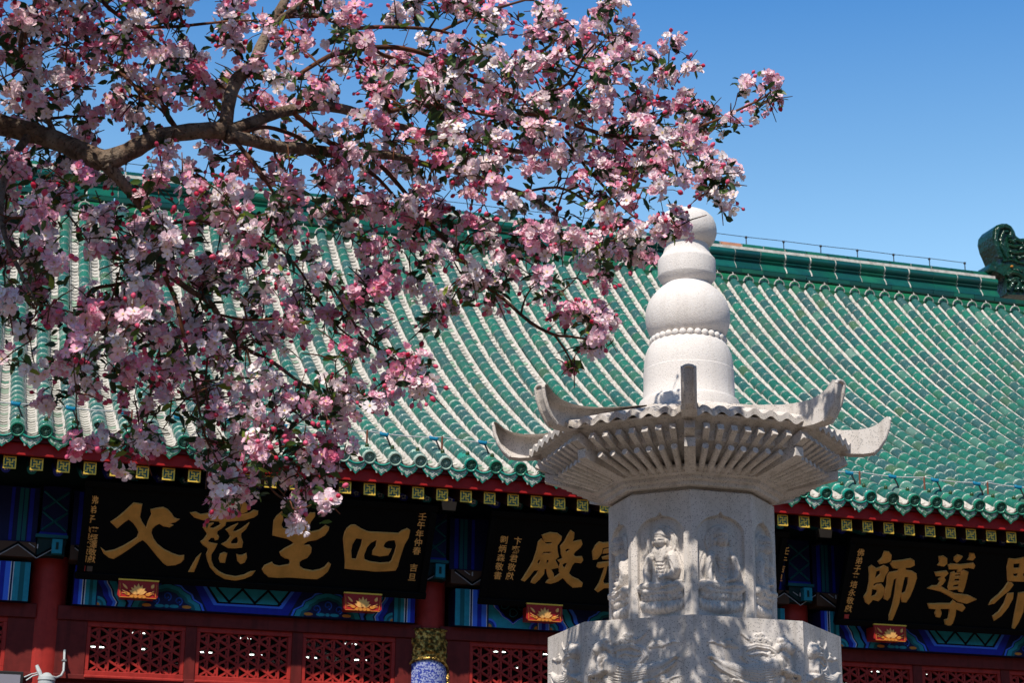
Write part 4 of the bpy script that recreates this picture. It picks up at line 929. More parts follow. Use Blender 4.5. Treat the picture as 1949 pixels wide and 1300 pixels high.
# hip horns
hp = [(.45,3.375),(.70,3.315),(.90,3.275),(1.05,3.258),(1.15,3.258),(1.23,3.272),(1.29,3.30),(1.33,3.335),(1.352,3.352),(1.366,3.345),(1.366,3.31),(1.352,3.25),(1.325,3.185),(1.285,3.125),(1.24,3.095),(1.18,3.088),(1.09,3.09),(.95,3.12),(.5,3.22)]
b = MB(); b.prism([(r, z+G) for r, z in hp][::-1], (0,.05,0), (1,0,0), (0,0,1), (0,-.1,0))
hn = [(r-(.014 if r > 1.2 else 0), z+(.0)) for r, z in hp]
horn = part(b, 'eave_horn', M['granite'], bevel=.014); horn.rotation_euler = (0,0,PH0)
b = MB()           # raised rim leaving the sunk channel on the outer face of the horn
edge = [(1.354,3.325),(1.345,3.27),(1.318,3.20),(1.28,3.142),(1.235,3.10)]
for sg in (-1, 1): b.tube([(r+.014, sg*.036, z+G) for r, z in edge], [.013]*5, 8)
b.tube([(1.366+.004, .04*math.cos(t), 3.322+.026*math.sin(t)+G) for t in np.linspace(0, math.pi, 9)], .012, 8)
rim = part(b, 'horn_rim', M['granite'], 60, parent=horn)
for k in range(1, 8):
    h2 = dup(horn); h2.rotation_euler = (0,0,PH0+k*math.pi/4); dup(rim, parent=h2)

# carved faces: height fields
class Relief:
    def __init__(s, x0, x1, y0, y1, sc_, step=3.0):
        s.x = np.arange(x0, x1+.1, (x1-x0)/round((x1-x0)/step)); s.y = np.arange(y0, y1+.1, (y1-y0)/round((y1-y0)/step))
        s.X, s.Y = np.meshgrid(s.x, s.y); s.H = np.zeros_like(s.X); s.sc = sc_; s.k = 1.5; s.xc = (x0+x1)/2; s.y1 = y1
    def dist(s, pts, ws):
        best = None; wb = None
        for (a, b_), (wa, wb_) in zip(zip(pts[:-1], pts[1:]), zip(ws[:-1], ws[1:])):
            dx, dy = b_[0]-a[0], b_[1]-a[1]; L2 = dx*dx+dy*dy+1e-9; t = np.clip(((s.X-a[0])*dx+(s.Y-a[1])*dy)/L2, 0, 1)
            d = np.hypot(s.X-a[0]-t*dx, s.Y-a[1]-t*dy)/(wa+(wb_-wa)*t)
            best = d if best is None else np.minimum(best, d)
        return best
    def stroke(s, pts, w_, h, base=None, p=.5):
        ws = w_ if hasattr(w_, '__len__') else [w_]*len(pts); d = s.dist(pts, ws); f = h*np.clip(1-d*d, 0, 1)**p
        if base is not None: s.H = np.where(d < 1, np.maximum(s.H, base+f), s.H)
        else: s.H = np.where(d < 1, s.H+f, s.H)
    def ell(s, cx_, cy_, rx, ry, h, base, rot=0, p=.5):
        c, n = math.cos(R_(rot)), math.sin(R_(rot)); u = (s.X-cx_)*c+(s.Y-cy_)*n; v = -(s.X-cx_)*n+(s.Y-cy_)*c; d2 = (u/rx)**2+(v/ry)**2
        s.H = np.where(d2 < 1, np.maximum(s.H, base+h*np.clip(1-d2, 0, 1)**p), s.H)
    def groove(s, pts, w_, h): d = s.dist(pts, [w_]*len(pts)); s.H = s.H-1.5*h*np.exp(-d*d)
    def ring(s, cx_, cy_, rx, ry, w_, h, a0=0, a1=360): s.stroke([(cx_+rx*math.cos(R_(a)), cy_+ry*math.sin(R_(a))) for a in np.linspace(a0, a1, 25)], w_, h)
    def mesh(s, name, ap, ztop, parent):
        k = np.ones(3)/4; k[1] = .5
        for _ in range(1):
            P = np.pad(s.H, 1, mode='edge'); s.H = sum(k[i]*k[j]*P[i:i+s.H.shape[0], j:j+s.H.shape[1]] for i in range(3) for j in range(3))
        s.H[:, 0] = 0; s.H[:, -1] = 0; s.H[0] = 0; s.H[-1] = 0
        V = np.stack([ap+s.H*s.k, (s.X-s.xc)*s.sc, ztop+G-(s.Y-s.y[0])*s.sc], -1).reshape(-1, 3); ny, nx = s.H.shape
        i = np.arange(ny-1)[:, None]*nx+np.arange(nx-1)[None]; F = np.stack([i, i+nx, i+nx+1, i+1], -1).reshape(-1, 4)
        return mk(name, V, F, M['granite'], parent, local=True, smooth=True)
def buddha(flip):
    S = .432/368; r = Relief(922, 1290, 100, 850, S, 3.0); D = .020
    dx = np.abs(r.X-1100); yt = 213+30*(1-np.exp(-dx/10))+75*(dx/140)**3; ins = (dx < 139) & (r.Y > yt) & (r.Y < 800)
    r.H = np.where(ins, -D, 0.)
    e = r.dist([(1100+q*sg, 213+30*(1-math.exp(-q/10))+75*(q/140)**3) for sg in (-1,) for q in (139,120,100,80,60,40,25,12,6,0)]+[(1100+q, 213+30*(1-math.exp(-q/10))+75*(q/140)**3) for q in (6,12,25,40,60,80,100,120,139)], [5]*19); r.H += .004*np.exp(-e*e)
    B = -D
    r.ring(1100,545,128,165,5,.004,150,390); r.ring(1100,545,112,148,4,.003,150,390)
    r.ell(1102,385,92,95,.010,B,p=.15); r.ring(1102,385,90,93,4,.005); r.ell(1102,385,70,74,-.0,B)
    r.ring(1102,385,70,73,3,.004)
    # lotus seat: two rings of petals
    for k in range(-5, 6): r.ell(1100+k*23, 752+abs(k)*-.8-(k*k)*.5, 19, 34, .034-.0006*k*k, B, rot=k*4, p=.6)
    r.ell(1100,728,104,18,.024,B)
    for k in range(-4, 5): r.ell(1100+k*27, 694-(k*k)*.9, 22, 30, .036-.0008*k*k, B, rot=-k*5, p=.6)
    for k in range(-4, 4): r.ell(1113+k*27, 680-(k*k)*.9, 18, 24, .030-.0008*k*k, B, p=.6)
    # crossed legs
    r.stroke([(985,640),(1020,655),(1100,650),(1180,655),(1215,640)], [30,38,36,38,30], .044, B)
    r.stroke([(1205,632),(1150,640),(1080,648),(1030,640)], [30,26,22,16], .050, B); r.stroke([(995,632),(1050,625),(1110,630)], [28,24,16], .048, B)
    # torso, shoulders, arms
    r.stroke([(1102,450),(1102,520),(1102,600)], [66,60,62], .038, B); r.stroke([(1045,470),(1160,470)], 34, .036, B)
    R, L = ((1035,480),(1018,540),(1026,600),(1040,640)), ((1168,480),(1190,540),(1170,592),(1120,606))
    if flip: R, L = ((1035,480),(1014,545),(1020,610),(1010,655)), ((1168,480),(1190,540),(1165,580),(1110,585))
    r.stroke(R, [30,24,20,15], .044, B); r.stroke(L, [30,26,21,17], .046, B)
    r.ell(R[-1][0], R[-1][1]+10, 13, 24, .05, B); r.ell(1108, L[-1][1]+4, 26, 15, .055, B)
    if not flip: r.ell(1112, 582, 18, 16, .055, B)
    # neck, head, ears, hair
    r.stroke([(1102,425),(1102,450)], 22, .040, B); r.ell(1102,378,39,52,.060,B); r.ell(1102,350,40,36,.062,B); r.ell(1102,322,22,18,.052,B)
    for sg in (-1, 1): r.ell(1102+sg*41, 390, 7, 26, .042, B)
    for sg in (-1, 1): r.stroke([(1102+sg*10,383),(1102+sg*26,381)], 4, -.004); r.stroke([(1102+sg*9,374),(1102+sg*28,373)], 3, .003)
    r.stroke([(1102,378),(1102,400)], [4,7], .006); r.stroke([(1092,411),(1112,411)], 3.5, .004); r.groove([(1090,415),(1114,415)], 2.5, .003); r.groove([(1066,362),(1085,352),(1119,352),(1138,362)], 3, .004)
    # folds of the robe
    for q in range(5): r.groove([(1050+q*6,452+q*16),(1075,500+q*20),(1125,505+q*20),(1152-q*4,470+q*16)], 3, .005)
    r.groove([(1060,450),(1085,520),(1100,560)], 3, .005); r.groove([(1145,450),(1120,520),(1104,560)], 3, .005)
    for sg in (-1, 1):
        for q in range(3): r.groove([(1102+sg*(70+q*8),500+q*10),(1102+sg*(84+q*3),550+q*8)], 2.5, .004)
    for q in range(4): r.groove([(1000+q*12,650-q*3),(1060+q*10,664-q*5),(1120+q*14,660-q*6)], 2.5, .004); r.groove([(1205-q*10,645-q*3),(1150-q*8,662-q*5),(1110,655-q*5)], 2.5, .004)
    return r
def apsara():
    S = .75/658; r = Relief(942, 1600, 870, 1600, S, 3.2); B = 0; r.k = 1.05
    def cloud(cx_, cy_, sc_, tail):
        for (x, y, q) in ((0,0,26),(-26,8,20),(28,8,22),(10,-16,18),(-12,-12,16),(50,14,14)):
            r.ell(cx_+x*sc_, cy_+y*sc_, q*sc_, q*sc_*.8, .016, B, p=.5); 
            r.groove([(cx_+x*sc_+q*.5*sc_*math.cos(t)*(1-t/9), cy_+y*sc_+q*.45*sc_*math.sin(t)*(1-t/9)) for t in np.linspace(0, 5.5, 9)], 2.6, .006)
        r.stroke(tail, [9]+[7]*(len(tail)-2)+[2], .010, B)
    cloud(1330,985,1.25,[(1310,1000),(1260,985),(1225,960),(1215,935)]); cloud(1150,1020,.9,[(1130,1028),(1085,1022),(1060,1012),(1025,1018)]); cloud(1130,1215,1.1,[(1110,1225),(1060,1205),(1020,1200)]); cloud(1400,1270,1.2,[(1380,1280),(1320,1270),(1270,1280)])
    # scarf
    sc1 = [(1440,1060),(1390,1030),(1310,1022),(1245,1045),(1225,1080),(1260,1110),(1330,1125)]; r.stroke(sc1, 15, .018, B); r.groove(sc1, 4, .006)
    sc2 = [(1330,1125),(1390,1150),(1395,1120),(1390,1060)]; r.stroke(sc2, 11, .014, B)
    # skirts streaming to the left
    r.stroke([(1420,1130),(1330,1165),(1220,1165),(1120,1140),(1035,1095)], [52,46,38,26,8], .034, B)
    r.stroke([(1400,1170),(1290,1195),(1180,1185),(1090,1150),(1040,1120)], [40,34,26,18,6], .028, B)
    r.stroke([(1430,1180),(1350,1225),(1260,1235),(1170,1215)], [34,26,18,7], .026, B); r.stroke([(1460,1200),(1420,1250),(1350,1265)], [26,20,7], .024, B)
    for q in range(7): r.groove([(1415,1112+q*16),(1325,1140+q*14),(1215,1140+q*11),(1115,1118+q*8),(1042,1098+q*4)], 3, .007)
    for q in range(4): r.groove([(1440,1180+q*12),(1360,1215+q*10),(1270,1225+q*8)], 3, .006)
    # torso, arms, head
    r.stroke([(1478,1075),(1455,1110),(1425,1140)], [40,46,48], .046, B); r.stroke([(1490,1090),(1500,1130),(1480,1165),(1530,1178)], [22,19,16,13], .056, B); r.stroke([(1445,1105),(1450,1150),(1510,1165),(1555,1180)], [20,18,15,11], .058, B)
    for q in range(5): r.stroke([(1548,1180),(1562+q*2,1165+q*9)], [6,3.5], .040, B)
    r.ell(1500,1030,36,44,.066,B,rot=-15); r.ell(1482,1015,40,38,.060,B); r.ell(1462,990,22,20,.050,B); r.ell(1440,1030,18,30,.036,B,rot=20)
    r.groove([(1470,1055),(1468,1020),(1490,995),(1520,990)], 3, .006); r.stroke([(1526,1030),(1530,1042)], [4,7], .008); r.groove([(1508,1024),(1522,1022)], 2.5, .004); r.groove([(1515,1056),(1528,1055)], 2.5, .004)
    for q in range(5): r.groove([(1440+q*9,985),(1448+q*9,1020)], 2.2, .004)
    for q in range(4): r.groove([(1450+q*10,1080+q*3),(1475+q*4,1108+q*4)], 2.5, .006)
    for k in range(6): r.ell(1530+14*math.cos(k), 1190+12*math.sin(k), 8, 7, .045, B)
    r.stroke([(1455,1060),(1400,1075),(1350,1060),(1290,1075),(1240,1072)], [8,7,7,6,3], .012, B)
    return r
def flip_x(r): r.H = r.H[:, ::-1].copy(); return r
b = MB(); octa([(.53,1.83),(.53,2.76)], b); part(b, 'shaft_core', M['granite'])
AP1, AP2 = .565*math.cos(math.pi/8), .98*math.cos(math.pi/8)
pa = buddha(False).mesh('carved_shaft_panel', AP1, 2.735, pag); pb = buddha(True).mesh('carved_shaft_panel', AP1, 2.735, pag)
for k in range(8):
    src = pa if k % 2 == 0 else pb; o = src if k < 2 else dup(src); o.rotation_euler = (0,0,PH0+(math.pi/8)*(1 if k % 2 == 0 else -1)+(k//2)*math.pi/2)
b = MB(); octa([(.955,.98),(.955,1.83),(.9795,1.8445),(.3,1.8455)], b); part(b, 'drum_core', M['granite'])
qa = apsara().mesh('carved_drum_panel', AP2, 1.845, pag); qb = flip_x(apsara()).mesh('carved_drum_panel', AP2, 1.845, pag)
for k in range(8):
    src = qa if k % 2 == 0 else qb; o = src if k < 2 else dup(src); o.rotation_euler = (0,0,PH0+(math.pi/8)*(1 if k % 2 == 0 else -1)+(k//2)*math.pi/2)
b = MB(); octa([(1.3,-1.6),(1.3,-1.2),(1.22,-1.15),(1.22,-.6),(1.3,-.5),(1.3,-.3),(1.12,-.1),(1.05,.3),(1.12,.7),(1.2,.85),(1.2,1.0),(.9,1.02)], b); part(b, 'pedestal', M['granite'], bevel=.01)
# ------------------------------------------------------------------ crabapple tree
tree = thing('crabapple_tree', 'flowering crabapple tree in pink blossom, its branches reaching over the hall roof and pagoda', 'tree', (-2.6, 8.2, -1.6))
def depth(x, y): return 8.85+.0004*x+.22*math.sin(x/170+y/130)
BR = [
 [(-60,215,46),(0,237,44),(60,252,42),(110,268,40),(160,290,44),(200,305,46),(245,288,40),(290,265,38),(340,252,36),(400,247,36),(430,252,38)],
 [(430,245,30),(437,190,30),(452,150,29),(478,125,27),(500,80,24),(520,40,21),(545,-5,19),(570,-60,15),(600,-140,10),(640,-230,6)],
 [(505,65,14),(540,30,14),(580,0,12),(620,-40,8),(700,-100,5)],
 [(430,252,31),(480,232,27),(520,218,25),(555,208,24),(600,202,22),(650,207,22),(700,220,20),(760,240,16),(830,255,14),(880,258,12),(959,284,12),(1038,294,10),(1094,301,9),(1142,318,8),(1177,325,7),(1230,345,5)],
 [(430,258,30),(470,265,28),(520,278,26),(580,283,24),(640,290,22),(700,292,20),(760,298,18),(800,310,14),(870,325,13),(930,350,13),(990,367,12),(1052,402,10),(1066,436,7),(1085,470,5)],
 [(200,310,34),(220,332,26),(240,358,22),(270,395,18),(295,430,18),(300,470,17),(303,500,15),(315,520,14),(330,530,13),(360,550,12),(400,577,12),(415,600,13),(440,640,12),(470,665,9),(520,690,8),(560,720,7),(600,745,6),(630,765,4)],
 [(303,500,12),(330,560,9),(340,590,9),(350,640,7),(365,700,6),(380,780,5),(390,830,5),(410,870,4)],
 [(303,510,9),(285,522,8),(230,540,8),(175,550,7),(165,580,6),(150,640,5),(138,690,4)],
 [(200,555,6),(240,605,6),(290,655,5)],
 [(530,32,12),(594,29,11),(633,39,10),(671,52,10),(723,50,9),(772,52,8),(839,58,7),(890,80,5),(940,110,4)],
 [(671,52,8),(678,68,8),(704,84,8),(723,100,8),(749,110,7),(775,124,6),(794,128,5),(850,165,4)],
 [(570,140,10),(626,107,12),(671,97,12),(707,90,12),(755,90,11),(804,100,10),(870,130,8),(930,160,7),(1000,190,5)],
 [(560,215,11),(590,240,12),(613,262,12),(646,284,12),(675,307,11),(720,340,8),(760,385,6)],
 [(450,258,9),(497,242,9),(536,249,9),(581,268,9),(607,300,9),(626,330,9),(646,359,8),(670,420,6),(700,470,5)],
 [(440,258,10),(465,288,10),(484,310,10),(510,350,7),(540,400,6),(560,460,5)],
 [(850,200,7),(907,215,7),(969,228,6),(1007,246,5)],
 [(1000,215,9),(1066,225,9),(1097,239,9),(1149,256,9),(1194,273,8),(1222,301,6),(1280,330,4)],
 [(1020,230,7),(1056,246,7),(1094,287,6),(1115,318,6),(1142,346,6),(1170,377,5.5),(1198,405,5),(1222,422,4),(1255,425,3.5),(1285,415,3)],
 [(1149,256,8),(1240,262,7),(1312,246,6),(1357,230,6),(1416,204,5.5),(1450,187,5),(1468,173,4)],
 [(990,367,6),(1059,356,6),(1108,377,6),(1135,402,5),(1149,419,5),(1163,430,4)],
 [(700,292,10),(740,330,10),(790,390,9),(821,428,9),(850,460,10),(879,492,10),(900,521,9),(930,550,8),(959,569,8),(1010,613,8),(1055,637,7),(1085,641,6),(1130,648,4)],
 [(1055,637,5),(1075,665,5),(1088,690,4),(1100,702,3)],
 [(60,-60,9),(112,0,8),(146,47,8),(185,95,8),(241,146,8),(276,185,7),(310,211,6),(340,258,4)],
 [(160,-50,9),(202,9,9),(258,52,9),(310,90,8),(362,134,8),(414,159,7),(457,185,6),(491,211,5)],
 [(258,52,7),(330,50,7),(388,45,6),(440,40,5),(482,37,4)],
 [(300,430,8),(380,420,7),(450,440,7),(500,450,6),(560,500,5),(600,560,5),(640,620,5),(680,650,4)],
 [(420,600,6),(470,610,6),(540,605,6),(600,598,5)],
 [(470,665,5),(488,740,5),(500,800,4.5),(515,860,4),(545,895,3)],
 [(500,905,4),(520,935,4.5),(545,955,4),(560,972,3)],
 [(400,650,6),(392,720,5),(397,800,4.5),(395,880,4),(392,930,3)],
 [(600,500,6),(640,560,5),(690,640,5),(720,665,4.5),(760,690,4),(790,715,3)],
 [(60,252,20),(20,310,16),(0,380,14),(10,450,10),(40,520,8),(70,580,6)],
 [(110,268,14),(80,200,12),(50,140,11),(40,80,10),(60,20,8),(90,-60,6)],
 [(340,252,12),(310,200,10),(300,150,8),(320,110,7)],
 [(1000,190,7),(1040,175,6),(1081,158,6),(1110,110,5),(1135,75,4),(1140,50,3)],
 [(839,58,7),(900,30,7),(960,10,6),(1010,-5,5)],
 [(1090,120,5),(1120,130,5),(1170,128,4)],
 [(570,140,12),(520,150,13),(470,140,13)],
 [(850,205,9),(800,200,10),(740,212,12)],
]
rb = random.Random(11); tb = MB(); tw = MB(); SP = []; SR = []
def px2m(Y): return Y/3558.3*1.08
for bi, br_ in enumerate(BR):
    off = 0 if bi in (0,) else rb.uniform(-.3, .3); n = len(br_); P = []; R = []
    for k, (x, y, wd) in enumerate(br_):
        Y = depth(x, y)+off*min(1, k/3.0); P.append(at(x+rb.uniform(-1,1), y+rb.uniform(-1,1), Y)); R.append(max(.0045, wd*.45*px2m(Y)))
    Q = []; RR = []                                       # smooth
    for k in range(n-1):
        a, b_, c, d = P[max(k-1,0)], P[k], P[k+1], P[min(k+2,n-1)]
        for t in (0,.33,.66):
            Q.append(.5*((2*b_)+(-a+c)*t+(2*a-5*b_+4*c-d)*t*t+(-a+3*b_-3*c+d)*t**3)); RR.append((R[k]*(1-t)+R[k+1]*t)*(1+.05*math.sin(7*k+9*t)))
    Q.append(P[-1]); RR.append(R[-1])
    (tb if br_[0][2] > 13 else tw).tube(Q, RR, 10 if br_[0][2] > 13 else 6)
    for q, r in zip(Q, RR): SP.append(q); SR.append(r)
Y0 = depth(-60, 215); e = at(-60,215,Y0); rr0 = 23*px2m(Y0)
tb.tube([e+[.02,0,0], e+[-.22,-.05,-.10], e+[-.5,-.1,-.4], e+[-.75,-.15,-1.2], e+[-.85,-.2,-2.6], np.array([e[0]-.9, e[1]-.2, -1.62])], [rr0,rr0*1.05,rr0*1.15,rr0*1.4,rr0*1.6,rr0*2.1], 14)
tb.tube([e+[-.4,-.1,-.3], e+[-.3,-.4,.4], e+[.1,-.7,1.0], e+[.6,-.9,1.5]], [rr0*.9,rr0*.7,rr0*.5,rr0*.25], 9)
for t in np.linspace(0,1,10): SP.append(e+np.array([-.3+.9*t,-.4-.5*t,.4+1.1*t])); SR.append(.03)
trunk = tb.build('trunk', M['bark'], tree, smooth=True)
# blossom clusters: how thickly the crown flowers, per 65-pixel cell of the photograph
DEN = ["88888888366377776500000","88866664656446888473000","88644775667799996875200","88421253457799999898400","86222124656788997699700","88546545886865643464100","88888887878686464531000","88888754444754655540000","65888545555543421100000","55788754444221001100000","34888764224300000000000","12567665563300000000000","00145454331000000000000","00034145650000000000000","00000023320000000000000"]
LIMB = [(x_, y_) for br_ in (BR[0], BR[1][:3], BR[3][:3], BR[4][:3]) for (xa_, ya_, _), (xb_, yb_, _) in zip(br_[:-1], br_[1:]) for t in (0,.33,.66) for x_, y_ in [(xa_+(xb_-xa_)*t, ya_+(yb_-ya_)*t)] if x_ > 40]
cl = []
for r, row in enumerate(DEN):
    for c, ch in enumerate(row):
        k = int(ch)/9*3.3*(1.15 if c > 11 else 1); n = int(k)+(rng.random() < k-int(k))
        for _ in range(n):
            x, y = (c+rng.random())*65, (r+rng.random())*65
            lim = min(abs(x-q[0])+1.3*abs(y-q[1]) for q in LIMB)
            if lim < 26 and rng.random() < .6: continue
            cl.append((x, y, depth(x, y)+(rng.uniform(.25,.7) if lim < 75 else np.clip(rng.normal(0,.38), -.8, .8)), rng.uniform(.75, 1.12)))
HAND = [(1145,32),(1168,88),(1195,112),(1128,60),(1418,165,.7),(1466,158,.9),(1440,210,.75),(1476,190,.55),(1390,240,.8),(1340,215),(1310,190,.9),(1375,355,1.1),(1392,330,.8),(1360,312,.9),(1372,383,1.1),(1345,362),(1282,415,.8),(1300,440,.7),(1258,432,.7),(1080,605),(1108,600),(1140,600,.9),(1153,618,.8),(1084,702,.4),(1122,662,.8),(735,688),(790,698),(802,740),(765,722),(640,770),(660,748,1.1),(625,738),(652,790),(565,772),(440,945,.9),(430,940,.8),(565,995,.7),(560,962,.7),(585,880),(615,905,1.1),(590,930,1.1),(545,900),(500,890),(470,925),(430,905),(400,870),(620,875),(220,188,.9),(232,212,.9),(320,288,.6),(1165,255),(1300,262),(1330,290),(1250,300),(1210,230),(1260,210),(1350,215,.7),(850,590,.6),(1040,300),(930,545,.8),(965,535,.9),(1120,500,.9),(1150,530,.9),(1165,480,.9),(1165,262,1,10.6),(1180,300,.9,10.6),(1150,322,.9,10.5),(1195,335,.8,10.5),(1130,285,.9,10.4)]
for h in HAND: cl.append((h[0], h[1], h[3] if len(h) > 3 else depth(h[0], h[1])+rng.normal(0,.2), h[2] if len(h) > 2 else 1.0))
cl = [(at(x, y, Y), s) for x, y, Y, s in cl]
for _ in range(720):                                       # the crown goes on above and to the left of the frame
    x, y = rng.uniform(-420, 430), rng.uniform(-560, -20)
    if rng.random() < ((x+420)/850)**.9*.8+max(0, (-y-200)/900): continue
    if rng.random() < max(0, x/900): continue
    Y = depth(x, y)-rng.uniform(-.5, 1.5); cl.append((at(x, y, Y), rng.uniform(.9, 1.3)))
for _ in range(50):
    x, y = rng.uniform(-350, -20), rng.uniform(0, 700); cl.append((at(x, y, depth(x, y)+rng.normal(0,.5)), rng.uniform(.8, 1.2)))
# every cluster hangs on a twig grown from the nearest wood
SPa = np.array(SP); SRa = np.array(SR); order = np.argsort([np.min(np.sum((SPa-c)**2, 1)) for c, s in cl]); pts_l = [SPa]; dirs = {}
cur = SPa.copy(); curR = SRa.copy()
for oi in order:
    c, s = cl[oi]; d2 = np.sum((cur-c)**2, 1)+ .25*np.maximum(0, c[2]-cur[:, 2])**2; k = int(np.argmin(d2)); p = cur[k]; L = math.sqrt(np.sum((p-c)**2))
    dirs[oi] = (c-p)/(L+1e-6)
    n = max(3, int(L/.06)); t = np.linspace(0, 1, n+1)[:, None]; bow = np.array([rng.normal(0,.12), rng.normal(0,.12), rng.uniform(.02,.22)])*L
    Q = p+(c-p)*t+bow*4*t*(1-t)*.5+rng.normal(0,.008,(n+1,3))*np.sin(math.pi*t)
    r0 = min(curR[k]*.7, .0085+.004*min(L,1)); tw.tube(list(Q), list(np.linspace(r0, .0035, n+1)), 5)
    for _ in range(3 if L > .10 else 2):                   # spurs
        q = Q[rng.integers(1, n+1)]; dv = rng.normal(0,1,3); dv /= np.linalg.norm(dv); l = rng.uniform(.04,.20)
        tw.tube([q, q+dv*l*.5+[0,0,.01], q+dv*l], [.0045,.0038,.0025], 4)
    cur = np.concatenate([cur, Q[1:]]); curR = np.concatenate([curR, np.linspace(r0, .0035, n+1)[1:]])
tw.build('twigs', M['twig'], tree, smooth=True)

def frame(nv):
    nv = nv/(np.linalg.norm(nv, axis=1, keepdims=True)+1e-9); h = rng.normal(0, 1, nv.shape); a = np.cross(nv, h); a /= np.linalg.norm(a, axis=1, keepdims=True)+1e-9
    return a, np.cross(nv, a), nv
def flower_tpl(cup, inner):
    V = []; F = []; T = []
    def petal(ang, ln, wd, tilt, z0_):
        b0 = len(V); ts = (0.06,.35,.68,.9,1.0); ws = (.10,.24,.36,.31,.13); j1, j2 = rng.uniform(-.1,.1), rng.uniform(-.15,.15)
        for t, w_ in zip(ts, ws):
            for s in (-1, 0, 1):
                x = t*ln*math.cos(tilt*(.5+.6*t)); z = z0_+t*ln*math.sin(tilt*(.5+.6*t))+.10*s*s*w_+j2*.3*t*t; y = s*w_*wd*(1+j1)
                if t == 1.0 and s: x -= .05*ln
                V.append((x*math.cos(ang)-y*math.sin(ang), x*math.sin(ang)+y*math.cos(ang), z)); T.append(t)
        for i in range(4):
            for k in range(2): a = b0+i*3+k; F.append((a, a+1, a+4, a+3))
    for k in range(5): petal(k*2*math.pi/5+rng.uniform(-.12,.12), rng.uniform(.92,1.08), 1.0, cup+rng.uniform(-.15,.15), 0)
    for k in range(inner): petal(k*2*math.pi/inner+.6+rng.uniform(-.2,.2), rng.uniform(.6,.8), .8, cup+.55+rng.uniform(-.2,.2), .03)
    b0 = len(V)
    for k in range(6): V.append((.13*math.cos(k*1.047), .13*math.sin(k*1.047), .17)); T.append(-1)
    V.append((0,0,.24)); T.append(-1)
    for k in range(0, 6, 2): F.append((b0+k, b0+(k+1) % 6, b0+(k+2) % 6, b0+6))
    return np.array(V), np.array(F), np.array(T)
TP = [flower_tpl(.10,0), flower_tpl(.25,3), flower_tpl(.42,4), flower_tpl(.7,3), flower_tpl(.05,4), flower_tpl(.3,0), flower_tpl(.95,2)]
fc = []; fn = []; fs = []; fp = []; bc = []; bn = []; lc = []; ln_ = []; ls = []; stem = MB()
for oi, (c, s) in enumerate(cl):
    D = dirs[oi]; nf = rng.integers(9, 18); pk = rng.beta(1.35, 3.7)
    for _ in range(nf):
        d = rng.normal(0,1,3)*[1,1,.9]+D*.7+[0,-.45,.25]; d /= np.linalg.norm(d); r = .076*s*rng.uniform(.35, 1.2)
        fc.append(c+d*r); fn.append(d+rng.normal(0,.42,3)+np.array([-.22,-.38,.3])); fs.append(.0365*rng.uniform(.75,1.15)); fp.append(np.clip(pk*.95+rng.normal(0,.2), 0, 1))
    for _ in range(rng.integers(0, 6)):
        d = rng.normal(0,1,3)+D*.8+[0,-.3,.0]; d /= np.linalg.norm(d); r = .115*s*rng.uniform(.75, 1.35); q = c+d*r; bc.append(q); bn.append(d+[0,0,-.35]); 
        tw_ = [c+d*r*.3, c+d*r*.7+[0,0,.008], q]; stem.tube(tw_, .0022, 4, cap=False)
    for _ in range(rng.integers(9, 18)):
        d = rng.normal(0,1,3)+D*.1; d /= np.linalg.norm(d); r = .085*s*rng.uniform(.2, 1.35); lc.append(c+d*r-D*.03); ln_.append(rng.normal(0,1,3)*.7+[0,-.2,.6]); ls.append(rng.uniform(.022,.042))
fc, fn, fs, fp = map(np.array, (fc, fn, fs, fp)); kind = rng.integers(0, len(TP), len(fc)); VV = []; FF = []; CC = []; base = 0
ca = np.array([.97,.90,.91]); cb_ = np.array([.91,.42,.58]); cd = np.array([.80,.16,.30])
for t in range(len(TP)):
    m = np.where(kind == t)[0]; V, F, T = TP[t]; a, b_, n = frame(fn[m]); sc_ = fs[m][:, None, None]
    P = fc[m][:, None]+sc_*(V[None, :, 0:1]*a[:, None]+V[None, :, 1:2]*b_[:, None]+V[None, :, 2:3]*n[:, None])
    pk = np.clip(fp[m][:, None]*(.5+.75*np.clip(T, 0, 1))+.10*(T > .85), 0, 1)[..., None]; col = np.where(pk < .6, ca+(cb_-ca)*pk/.6, cb_+(cd-cb_)*(pk-.6)/.4)
    col = np.where((T == -1)[None, :, None], np.array([.75,.62,.18]), col); col = np.where(((T > 0) & (T < .1))[None, :, None], col*[.85,.72,.6], col)
    k = len(m); FF.append((F[None]+(np.arange(k)*len(V))[:, None, None]+base).reshape(-1, 4)); VV.append(P.reshape(-1, 3)); CC.append(col.reshape(-1, 3)); base += k*len(V)
print('flowers', len(fc), 'clusters', len(cl))
mk('blossoms', np.concatenate(VV), np.concatenate(FF), M['petal'], tree, col=np.concatenate(CC), smooth=True)
bc, bn = np.array(bc), np.array(bn); a, b_, n = frame(bn); A = np.linspace(0, 2*math.pi, 7)[:-1]; pr = ((.25,-1),(.8,-.45),(1,.05),(.75,.6),(.12,1))
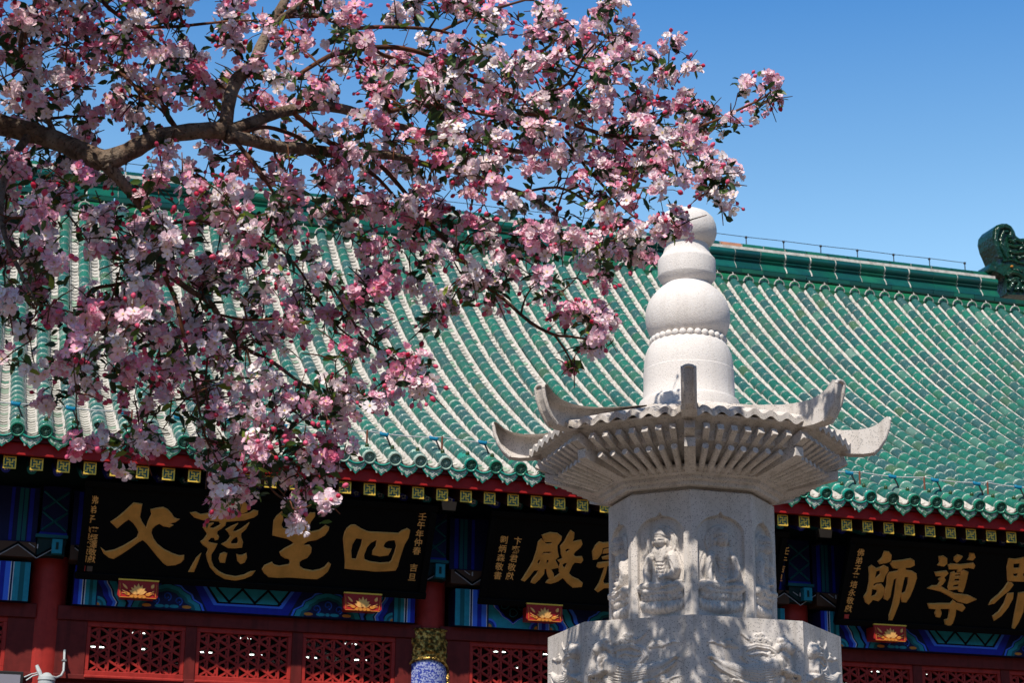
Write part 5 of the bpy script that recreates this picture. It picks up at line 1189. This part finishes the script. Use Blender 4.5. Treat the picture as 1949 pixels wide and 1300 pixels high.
V = np.array([(r*math.cos(t), r*math.sin(t), z*1.25) for r, z in pr for t in A]); F = np.array([(i*6+k, i*6+(k+1) % 6, (i+1)*6+(k+1) % 6, (i+1)*6+k) for i in range(4) for k in range(6)])
sb = rng.uniform(.009,.0148,len(bc))[:, None, None]; P = bc[:, None]+sb*(V[None,:,0:1]*a[:,None]+V[None,:,1:2]*b_[:,None]+V[None,:,2:3]*n[:,None])
u = rng.random((len(bc),1,1)); col = np.array([.50,.012,.045])*(1-u)+np.array([.78,.14,.26])*u; col = np.broadcast_to(col, P.shape).copy(); col[:, :6] = col[:, :6]*.5+np.array([.06,.05,.02])*.5
mk('buds', P.reshape(-1,3), (F[None]+(np.arange(len(bc))*len(V))[:,None,None]).reshape(-1,4), M['bud'], tree, col=col.reshape(-1,3), smooth=True)
stem.build('flower_stalks', M['twig'], tree)
lc, ln_, ls = np.array(lc), np.array(ln_), np.array(ls); a, b_, n = frame(ln_)
V = np.array([(-1,0,0),(-.45,.42,.10),(-.45,0,-.04),(-.45,-.42,.10),(.25,.40,.12),(.25,0,-.02),(.25,-.40,.12),(1.05,.04,-.12),(1.05,-.04,-.12),(.72,.2,.04),(.72,0,-.05),(.72,-.2,.04)])
F = np.array([(0,2,1,1),(0,3,2,2),(1,2,5,4),(2,3,6,5),(4,5,10,9),(5,6,11,10),(9,10,7,7),(10,11,8,8)]); 
F = np.array([(0,2,1),(0,3,2),(1,2,5),(1,5,4),(2,3,6),(2,6,5),(4,5,10),(4,10,9),(5,6,11),(5,11,10),(9,10,7),(10,11,8),(10,8,7)])
P = lc[:,None]+ls[:,None,None]*(V[None,:,0:1]*a[:,None]+V[None,:,1:2]*b_[:,None]+V[None,:,2:3]*n[:,None])
u = rng.random((len(lc),1,1)); col = np.where(u < .7, np.array([.028,.062,.018])*(.6+u), np.where(u < .93, np.array([.07,.13,.025]), np.array([.20,.26,.03]))); col = np.broadcast_to(col, P.shape)
mk('leaves', P.reshape(-1,3), (F[None]+(np.arange(len(lc))*len(V))[:,None,None]).reshape(-1,3), M['leaf'], tree, col=col.reshape(-1,3), smooth=True)
